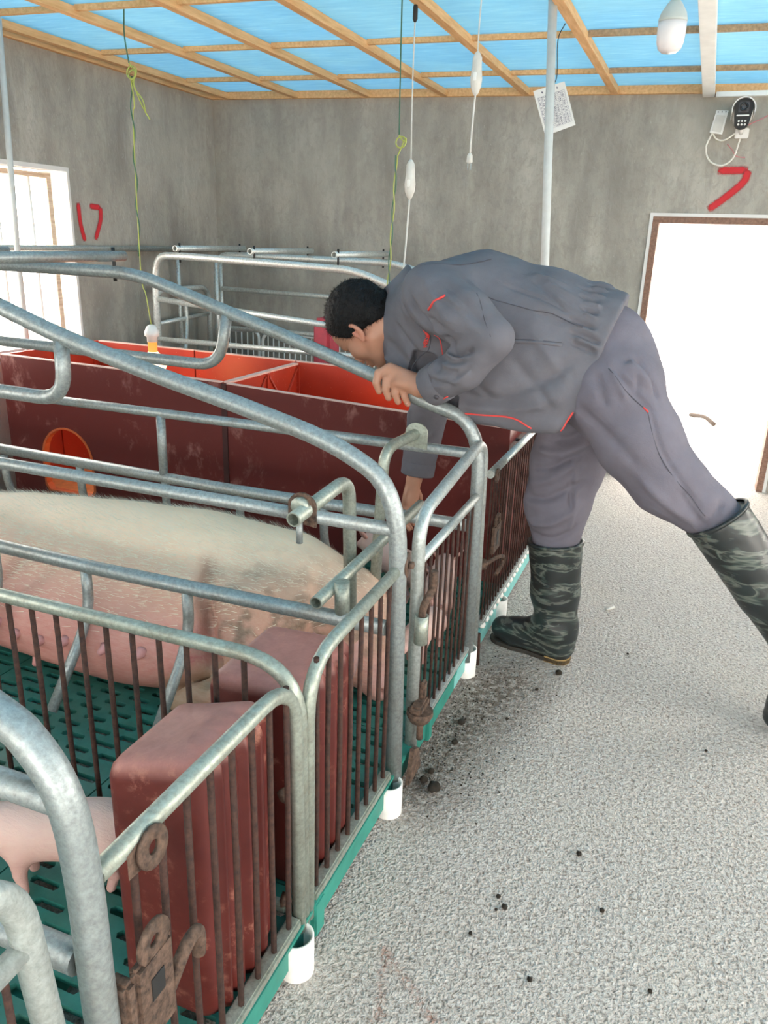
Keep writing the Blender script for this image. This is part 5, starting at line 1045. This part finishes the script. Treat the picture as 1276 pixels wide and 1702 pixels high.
    V3 = folds(V3, N3, [(q_[0], q_[1]*0.9, q_[2]*1.4) for q_ in [
        # elbow and sleeve creases
        ([(-0.640,2.08,1.095),(-0.60,2.05,1.075),(-0.545,2.04,1.085)], 0.012, -0.020), ([(-0.655,2.10,1.06),(-0.62,2.05,1.05),(-0.56,2.04,1.055)], 0.011, -0.013), ([(-0.64,2.07,1.075),(-0.57,2.03,1.068)], 0.010, 0.010),
        ([(-0.68,2.13,1.11),(-0.66,2.09,1.05),(-0.64,2.08,1.01)], 0.014, -0.014), ([(-0.66,2.09,1.02),(-0.58,2.04,1.02)], 0.012, -0.008), ([(-0.675,2.11,0.99),(-0.60,2.06,0.985)], 0.010, -0.006),
        ([(-0.76,2.15,1.21),(-0.70,2.12,1.13),(-0.665,2.12,1.10)], 0.014, -0.012), ([(-0.73,2.14,1.26),(-0.66,2.09,1.19),(-0.60,2.06,1.14)], 0.018, 0.007), ([(-0.66,2.11,1.26),(-0.58,2.07,1.19),(-0.52,2.05,1.15)], 0.016, -0.006),
        ([(-0.80,2.22,1.24),(-0.77,2.18,1.16),(-0.745,2.19,1.08)], 0.011, -0.012), ([(-0.61,2.19,1.30),(-0.555,2.15,1.22),(-0.50,2.16,1.15)], 0.012, -0.012),
        # trunk creases
        ([(-0.62,2.21,0.93),(-0.50,2.21,0.94),(-0.38,2.22,0.99),(-0.30,2.24,1.06)], 0.020, -0.008), ([(-0.60,2.20,0.90),(-0.47,2.20,0.905),(-0.35,2.22,0.95)], 0.018, 0.007), ([(-0.42,2.21,1.19),(-0.33,2.22,1.16)], 0.012, -0.005),
        ([(-0.55,2.27,1.25),(-0.42,2.26,1.21),(-0.33,2.26,1.17)], 0.006, -0.004), ([(-0.46,2.32,1.28),(-0.36,2.31,1.25)], 0.012, 0.005), ([(-0.42,2.30,1.265),(-0.33,2.28,1.22)], 0.010, 0.005), ([(-0.88,2.33,1.07),(-0.80,2.25,1.00),(-0.72,2.22,0.94)], 0.018, -0.009), ([(-0.86,2.34,1.02),(-0.79,2.26,0.955)], 0.012, 0.008), ([(-0.83,2.27,1.12),(-0.77,2.21,1.02)], 0.012, -0.007),
        # gathers at the waist band
        *[([(-0.250+0.006*(i%2),2.24+0.028*i,1.075+0.022*i-0.0012*i*i),(-0.325-0.012*(i%3),2.24+0.026*i,1.10+0.023*i-0.0012*i*i)], 0.0075, -0.0085) for i in range(8)], *[([(-0.245,2.254+0.028*i,1.086+0.022*i-0.0012*i*i),(-0.315,2.254+0.026*i,1.111+0.023*i-0.0012*i*i)], 0.007, 0.006) for i in range(8)],
        # right sleeve
        ([(-0.76,2.56,0.92),(-0.89,2.56,0.88)], 0.012, -0.008), ([(-0.78,2.54,0.72),(-0.90,2.55,0.67)], 0.010, -0.005), ([(-0.92,2.56,0.80),(-0.88,2.55,0.70)], 0.012, 0.007),
        ([(-0.70,2.13,1.23),(-0.64,2.08,1.20),(-0.58,2.06,1.17)], 0.008, -0.004), ([(-0.72,2.14,1.16),(-0.68,2.10,1.15),(-0.63,2.07,1.13)], 0.009, -0.005), ([(-0.69,2.10,1.12),(-0.655,2.07,1.10)], 0.007, 0.005), ([(-0.60,2.05,1.00),(-0.55,2.05,1.04)], 0.008, -0.005), ([(-0.64,2.08,0.98),(-0.59,2.06,1.0),(-0.56,2.06,1.03)], 0.007, 0.004),
        ([(-0.47,2.18,1.05),(-0.40,2.20,0.98),(-0.34,2.21,0.92)], 0.016, -0.006), ([(-0.60,2.19,1.0),(-0.52,2.19,0.93)], 0.016, -0.006), ([(-0.42,2.2,1.12),(-0.36,2.2,1.05),(-0.31,2.21,1.0)], 0.014, 0.004), ([(-0.40,2.26,1.235),(-0.35,2.25,1.19)], 0.008, -0.005), ([(-0.45,2.29,1.27),(-0.38,2.26,1.215)], 0.008, -0.004)]], Q3)
    V3 = V3 + N3*(0.0045*noise_np(V3, 9.0, 3))[:,None]
    jk = organic('jacket', V3, Q3, M_JACKET, man); jk['label'] = 'grey work jacket with red piping'
    tr = BVHTree.FromPolygons([Vector(v) for v in V3], Q3.tolist())
    def snap(p, off=0.0015, tree=None):
        c, n, _, _ = (tree or tr).find_nearest(Vector(p)); return c + n*off
    def strip(name, pts, r, mat, parent, n=5, tree=None, off=0.0003):
        if mat is M_SEAM: r *= 0.75; off = 0.0
        pts = smooth_path(pts, n) if len(pts) > 2 else [Vector(pts[0]).lerp(Vector(pts[1]), k/8) for k in range(9)]
        q = [snap(p, off, tree) for p in pts]
        for _ in range(2): q = [q[0]] + [(q[k-1]+2*q[k]+q[k+1])/4 for k in range(1, len(q)-1)] + [q[-1]]
        return part(name, MB().tube(q, r, 6), mat, parent)
    strip('piping', [(-0.692,2.10,1.175),(-0.672,2.08,1.200),(-0.645,2.08,1.222)], 0.0036, M_PIPING, jk)
    strip('piping', [(-0.615,2.20,0.872),(-0.54,2.20,0.884),(-0.46,2.205,0.886),(-0.40,2.21,0.862)], 0.0030, M_PIPING, jk)
    strip('piping', [(-0.286,2.22,0.905),(-0.300,2.22,0.870),(-0.318,2.22,0.850)], 0.0030, M_PIPING, jk)
    strip('piping', [(-0.675,2.15,0.925),(-0.650,2.11,0.918),(-0.620,2.09,0.925)], 0.0026, M_PIPING, jk)
    strip('pocket_welt', [(-0.485,2.19,1.098),(-0.335,2.20,1.100)], 0.0055, M_JACKET, jk); strip('pocket_slit', [(-0.482,2.19,1.104),(-0.338,2.20,1.106)], 0.0022, M_SEAM, jk)
    strip('seam', [(-0.52,2.18,1.235),(-0.42,2.20,1.195),(-0.30,2.21,1.158)], 0.0017, M_SEAM, jk); strip('seam', [(-0.80,2.22,1.25),(-0.74,2.18,1.30),(-0.66,2.22,1.325),(-0.58,2.32,1.335)], 0.0022, M_SEAM, jk); strip('seam', [(-0.79,2.21,1.23),(-0.765,2.17,1.15),(-0.735,2.17,1.08)], 0.0018, M_SEAM, jk)
    strip('seam', [(-0.56,2.10,1.23),(-0.53,2.07,1.17),(-0.50,2.05,1.12)], 0.0016, M_SEAM, jk)
    strip('seam', [(-0.715,2.18,1.09),(-0.735,2.19,1.03),(-0.765,2.21,0.965)], 0.0020, M_SEAM, jk); strip('seam', [(-0.70,2.16,1.085),(-0.66,2.15,1.05)], 0.0016, M_PIPING, jk)
    # red embroidered characters on the chest, read down the breast
    glyphs = [[((0,0),(0,1)),((0,1),(0.9,1)),((0.9,1),(0.9,0)),((0,0.5),(0.9,0.5)),((0,0),(0.9,0)),((0.45,0),(0.45,1))], [((0,0.9),(1,0.9)),((0.5,0.9),(0.5,0)),((0.1,0.5),(0.9,0.5)),((0,0),(1,0))], [((0,1),(0,0)),((0,1),(0.9,1)),((0,0.5),(0.8,0.5)),((0.9,1),(0.7,0.1)),((0,0),(0.9,0.05))], [((0,1),(0.9,0.9)),((0.2,0.6),(0.8,0.6)),((0.1,0.2),(0.9,0.1)),((0.5,0.9),(0.4,0))]]
    mb = MB(); ga = np.array((-0.727,2.19,1.117)); gb = np.array((-0.752,2.20,1.050)); gd = (gb-ga)/4.3; gs = np.array((0.022,-0.003,0.006))
    for g, G in enumerate(glyphs):
        o = ga + gd*g*1.08
        for (a0, b0), (a1, b1) in G:
            q = [snap(o + gs*(a0+(a1-a0)*k/4) + gd*0.85*(1-(b0+(b1-b0)*k/4)), 0.002) for k in range(5)]; mb.tube(q, 0.0015, 5)
    part('embroidered_mark', mb, M_PIPING, jk, 'red embroidered characters on the breast')
    # collar, folded round the neck
    def collar():
        mb = MB(); rows = []; K = 25; nk = hp(-0.040,0,-0.060); ax = (np.array((-0.80,2.42,1.125))-nk); ax /= np.linalg.norm(ax); base = np.array((-0.905,2.408,1.128)); e1 = -HF-ax*((-HF).dot(ax)); e1 /= np.linalg.norm(e1); e2 = np.cross(ax, e1)
        for r_, h, fl in ((0.100,0.075,0),(0.086,0.035,0),(0.080,-0.018,0),(0.084,-0.024,0),(0.093,-0.012,1),(0.120,0.028,1),(0.141,0.056,1),(0.137,0.061,1)):
            row = []
            for k in range(K):
                a = math.radians(-160+320*k/(K-1)); fr = abs(k/(K-1)-0.5)*2
                row.append(base + ax*(h + fl*0.040*max(0, fr-0.35)*(1 if r_ > 0.1 else 0.3)) + (e1*math.cos(a)*1.08+e2*math.sin(a)*0.92)*r_*(1-0.08*fr*fl))
            rows.append(row)
        n = len(rows); mb.add([p for r in rows for p in r], [(i*K+k, i*K+k+1, (i+1)*K+k+1, (i+1)*K+k) for i in range(n-1) for k in range(K-1)], True); return mb
    part('collar', collar(), M_JACKET, jk)
    def cuff(c, d, r, h, name='cuff'):
        return part(name, MB().lathe([(r*0.80,0.002),(r*1.0,0.0),(r*1.03,0.004),(r*1.05,h),(r*1.0,h+0.004)], c, d, 28), M_JACKET, jk)
    cuff((-0.694,2.152,0.954), (0.80,-0.30,0.55), 0.0575, 0.050); cuff((-0.8645,2.577,0.556), (0.08,0.13,1), 0.0585, 0.045)
    part('button', MB().lathe([(0.008,0),(0.008,0.003),(0.001,0.004)], snap((-0.655,2.10,0.945),0.003), tr.find_nearest(Vector((-0.655,2.10,0.945)))[1], 12), M_SEAM, jk)

    # trousers
    T = [ell((-0.240,2.415,0.985),(0.135,0.185,0.160),0.05), rcone((-0.27,2.42,1.05),(-0.225,2.41,0.97),0.160,0.155,0.05), ell((-0.20,2.34,0.96),(0.10,0.12,0.125),0.05), ell((-0.205,2.50,0.95),(0.10,0.11,0.12),0.05),
         rcone((-0.19,2.325,0.950),(-0.11,2.292,0.836),0.134,0.115,0.04), rcone((-0.11,2.292,0.836),(-0.02,2.28,0.731),0.115,0.097,0.03), rcone((-0.02,2.28,0.731),(0.145,2.272,0.632),0.097,0.070,0.03), cut((0.150,2.272,0.605),(0.56,0,-0.80),(0.02,2.1,0.4),(0.35,2.45,0.75)),
         rcone((-0.275,2.505,0.90),(-0.325,2.50,0.70),0.135,0.116,0.03), rcone((-0.325,2.50,0.70),(-0.345,2.49,0.555),0.116,0.108,0.03), rcone((-0.345,2.49,0.555),(-0.335,2.475,0.43),0.106,0.076,0.02), cut((-0.335,2.475,0.400),(0,0,-1),(-0.6,2.3,0.25),(-0.12,2.7,0.45)),
         cut((-0.285,2.4,1.02),(-0.93,0,0.36),(-0.6,2.1,0.95),(0.1,2.7,1.4))]
    V4, Q4 = sdf_mesh(T, 0.0065); V4 = smooth_np(V4, Q4, 2); N4 = normals_np(V4, Q4)
    V4 = folds(V4, N4, [(q_[0], q_[1]*0.9, q_[2]*1.4) for q_ in [
        ([(-0.38,2.39,0.79),(-0.30,2.36,0.80),(-0.21,2.36,0.86)], 0.018, -0.014), ([(-0.42,2.42,0.74),(-0.33,2.37,0.75),(-0.24,2.38,0.80)], 0.016, 0.010), ([(-0.44,2.43,0.62),(-0.36,2.38,0.66),(-0.27,2.40,0.74)], 0.016, 0.010), ([(-0.44,2.44,0.58),(-0.36,2.38,0.60),(-0.26,2.41,0.66)], 0.014, -0.012),
        ([(-0.42,2.43,0.50),(-0.34,2.39,0.52),(-0.27,2.41,0.58)], 0.014, 0.010), ([(-0.41,2.44,0.46),(-0.33,2.40,0.46),(-0.27,2.42,0.50)], 0.012, -0.008), ([(-0.29,2.38,0.72),(-0.275,2.39,0.60),(-0.285,2.40,0.48)], 0.007, 0.006),
        ([(-0.20,2.20,1.06),(-0.12,2.20,0.98),(-0.09,2.22,0.94)], 0.008, -0.007), ([(-0.09,2.22,0.94),(-0.04,2.17,0.86),(0.02,2.16,0.78),(0.09,2.18,0.68)], 0.007, -0.005), ([(-0.16,2.22,1.08),(-0.09,2.23,1.00)], 0.014, 0.007), ([(-0.24,2.21,1.03),(-0.20,2.20,0.94)], 0.014, -0.007), ([(-0.20,2.21,1.04),(-0.15,2.20,0.96)], 0.012, 0.006),
        ([(-0.10,2.17,0.76),(0.0,2.16,0.68),(0.06,2.17,0.63)], 0.016, 0.007), ([(0.02,2.17,0.74),(0.10,2.19,0.62)], 0.012, -0.006), ([(0.14,2.22,0.72),(0.09,2.18,0.62)], 0.012, -0.008), ([(-0.28,2.22,0.93),(-0.18,2.20,0.86),(-0.08,2.18,0.78)], 0.020, -0.006), ([(-0.17,2.22,1.10),(-0.13,2.22,1.04),(-0.12,2.2,0.98)], 0.008, -0.005), ([(-0.13,2.24,1.10),(-0.08,2.24,1.03),(-0.06,2.23,0.97)], 0.009, -0.006), ([(-0.11,2.24,1.07),(-0.065,2.24,1.0)], 0.008, 0.004), ([(-0.37,2.39,0.86),(-0.30,2.37,0.83)], 0.012, -0.006), ([(-0.43,2.42,0.68),(-0.36,2.38,0.70),(-0.30,2.38,0.74)], 0.010, -0.008), ([(-0.30,2.38,0.66),(-0.275,2.39,0.56)], 0.010, -0.008)]], Q4)
    V4 = V4 + N4*(0.0045*noise_np(V4, 8.0, 3, seed=4.0))[:,None]
    tz_ = organic('trousers', V4, Q4, M_TROUSER, man); tr4 = BVHTree.FromPolygons([Vector(v) for v in V4], Q4.tolist())
    strip('pocket_seam', [(-0.215,2.18,1.07),(-0.15,2.18,1.0),(-0.095,2.2,0.945)], 0.0020, M_SEAM, tz_, tree=tr4); strip('side_seam', [(-0.09,2.2,0.945),(-0.04,2.15,0.86),(0.03,2.15,0.76),(0.10,2.17,0.66)], 0.0016, M_SEAM, tz_, tree=tr4); strip('pocket_tack', [(-0.10,2.2,0.952),(-0.088,2.2,0.938)], 0.0028, M_PIPING, tz_, tree=tr4)
    # boots
    def boot(label, shaft, foot, flip):
        """shaft: three centres with radii, top first; foot: heel, ball, toe"""
        (a, ra), (b, rb), (c, rc) = shaft; ax = np.array(a)-np.array(b); ax /= np.linalg.norm(ax); a_ = np.array(a)+ax*0.02
        B = [rcone(a_, b, ra, rb, 0.02), rcone(b, c, rb, rc, 0.02)]
        h, m, t_ = (np.array(p) for p in foot); B += [rcone(c, h, rc, 0.046, 0.03), rcone(h, m, 0.046, 0.050, 0.03), rcone(c, m, rc*0.85, 0.045, 0.03), rcone(m, t_, 0.050, 0.042, 0.02)]
        up = np.array(flip, float); up /= np.linalg.norm(up)
        B += [cut(a, ax, np.array(a)-0.13, np.array(a)+0.13), cut(h-up*0.040, -up, np.minimum(h, t_)-0.14, np.maximum(h, t_)+np.array((0.14,0.14,0.10)))]
        V5, Q5 = sdf_mesh(B, 0.006); V5 = smooth_np(V5, Q5, 2); N5 = normals_np(V5, Q5)
        md = (np.array(b)+np.array(c))/2; sd = np.cross(ax, (t_-h)/np.linalg.norm(t_-h))
        V5 = folds(V5, N5, [([np.array(c)+sd*s*0.08+(t_-h)*0.25, np.array(c)+sd*s*0.08-(t_-h)*0.15], 0.010, -0.007) for s in (1,-1)] + [([np.array(c)+ax*0.05+sd*s*0.08+(t_-h)*0.25, np.array(c)+ax*0.03+sd*s*0.08-(t_-h)*0.1], 0.010, 0.006) for s in (1,-1)])
        V5 = V5 + N5*(0.0025*noise_np(V5, 14.0, 2))[:,None]
        o = organic('boot', V5, Q5, M_CAMO, man); o['label'] = label
        e1 = np.cross(ax, (0,1,0)); e1 /= np.linalg.norm(e1); part('top_rim', MB().lathe([(ra*0.93,-0.004),(ra*1.035,-0.006),(ra*1.045,0.002),(ra*1.0,0.005),(ra*0.93,0.004)], a, ax, 30, False), M_CAMO, o)
        fw = (t_-h)/np.linalg.norm(t_-h); rt = np.cross(fw, up); L = np.linalg.norm(t_-h); prof = [(-0.046,0.0),(-0.040,0.026),(-0.02,0.040),(0.03,0.042),(0.10,0.039),(0.16,0.048),(L,0.045),(L+0.025,0.034),(L+0.041,0.012),(L+0.043,0.0)]
        pl = [h + fw*s_ + rt*w_ - up*0.051 for s_, w_ in prof] + [h + fw*s_ - rt*w_ - up*0.051 for s_, w_ in prof[-2:0:-1]]
        so = part('sole', MB().prism(pl, up*0.014), M_SOLE, o); ph = [p for p in [h + fw*s_ + rt*w_ - up*0.053 for s_, w_ in prof[:4]] + [h + fw*s_ - rt*w_ - up*0.053 for s_, w_ in prof[3:0:-1]]]
        part('heel', MB().prism([Vector(p)+Vector(up)*0.0 for p in ph], up*0.020), M_TAN, o)
        return o
    boot('camouflage rubber boot of the standing leg', [((-0.335,2.473,0.425),0.0905),((-0.318,2.468,0.25),0.080),((-0.300,2.462,0.115),0.068)], [(-0.285,2.458,0.055),(-0.435,2.500,0.053),(-0.492,2.514,0.052)], (0,0,1))
    boot('camouflage rubber boot of the leg stretched back', [((0.128,2.268,0.648),0.089),((0.285,2.275,0.455),0.080),((0.405,2.285,0.300),0.070)], [(0.468,2.29,0.245),(0.410,2.30,0.100),(0.392,2.305,0.052)], (-0.93,0.0,0.36))
    return man
M_NAIL = flat('finger_nail', (0.62,0.36,0.30), 0.4)
make_man()
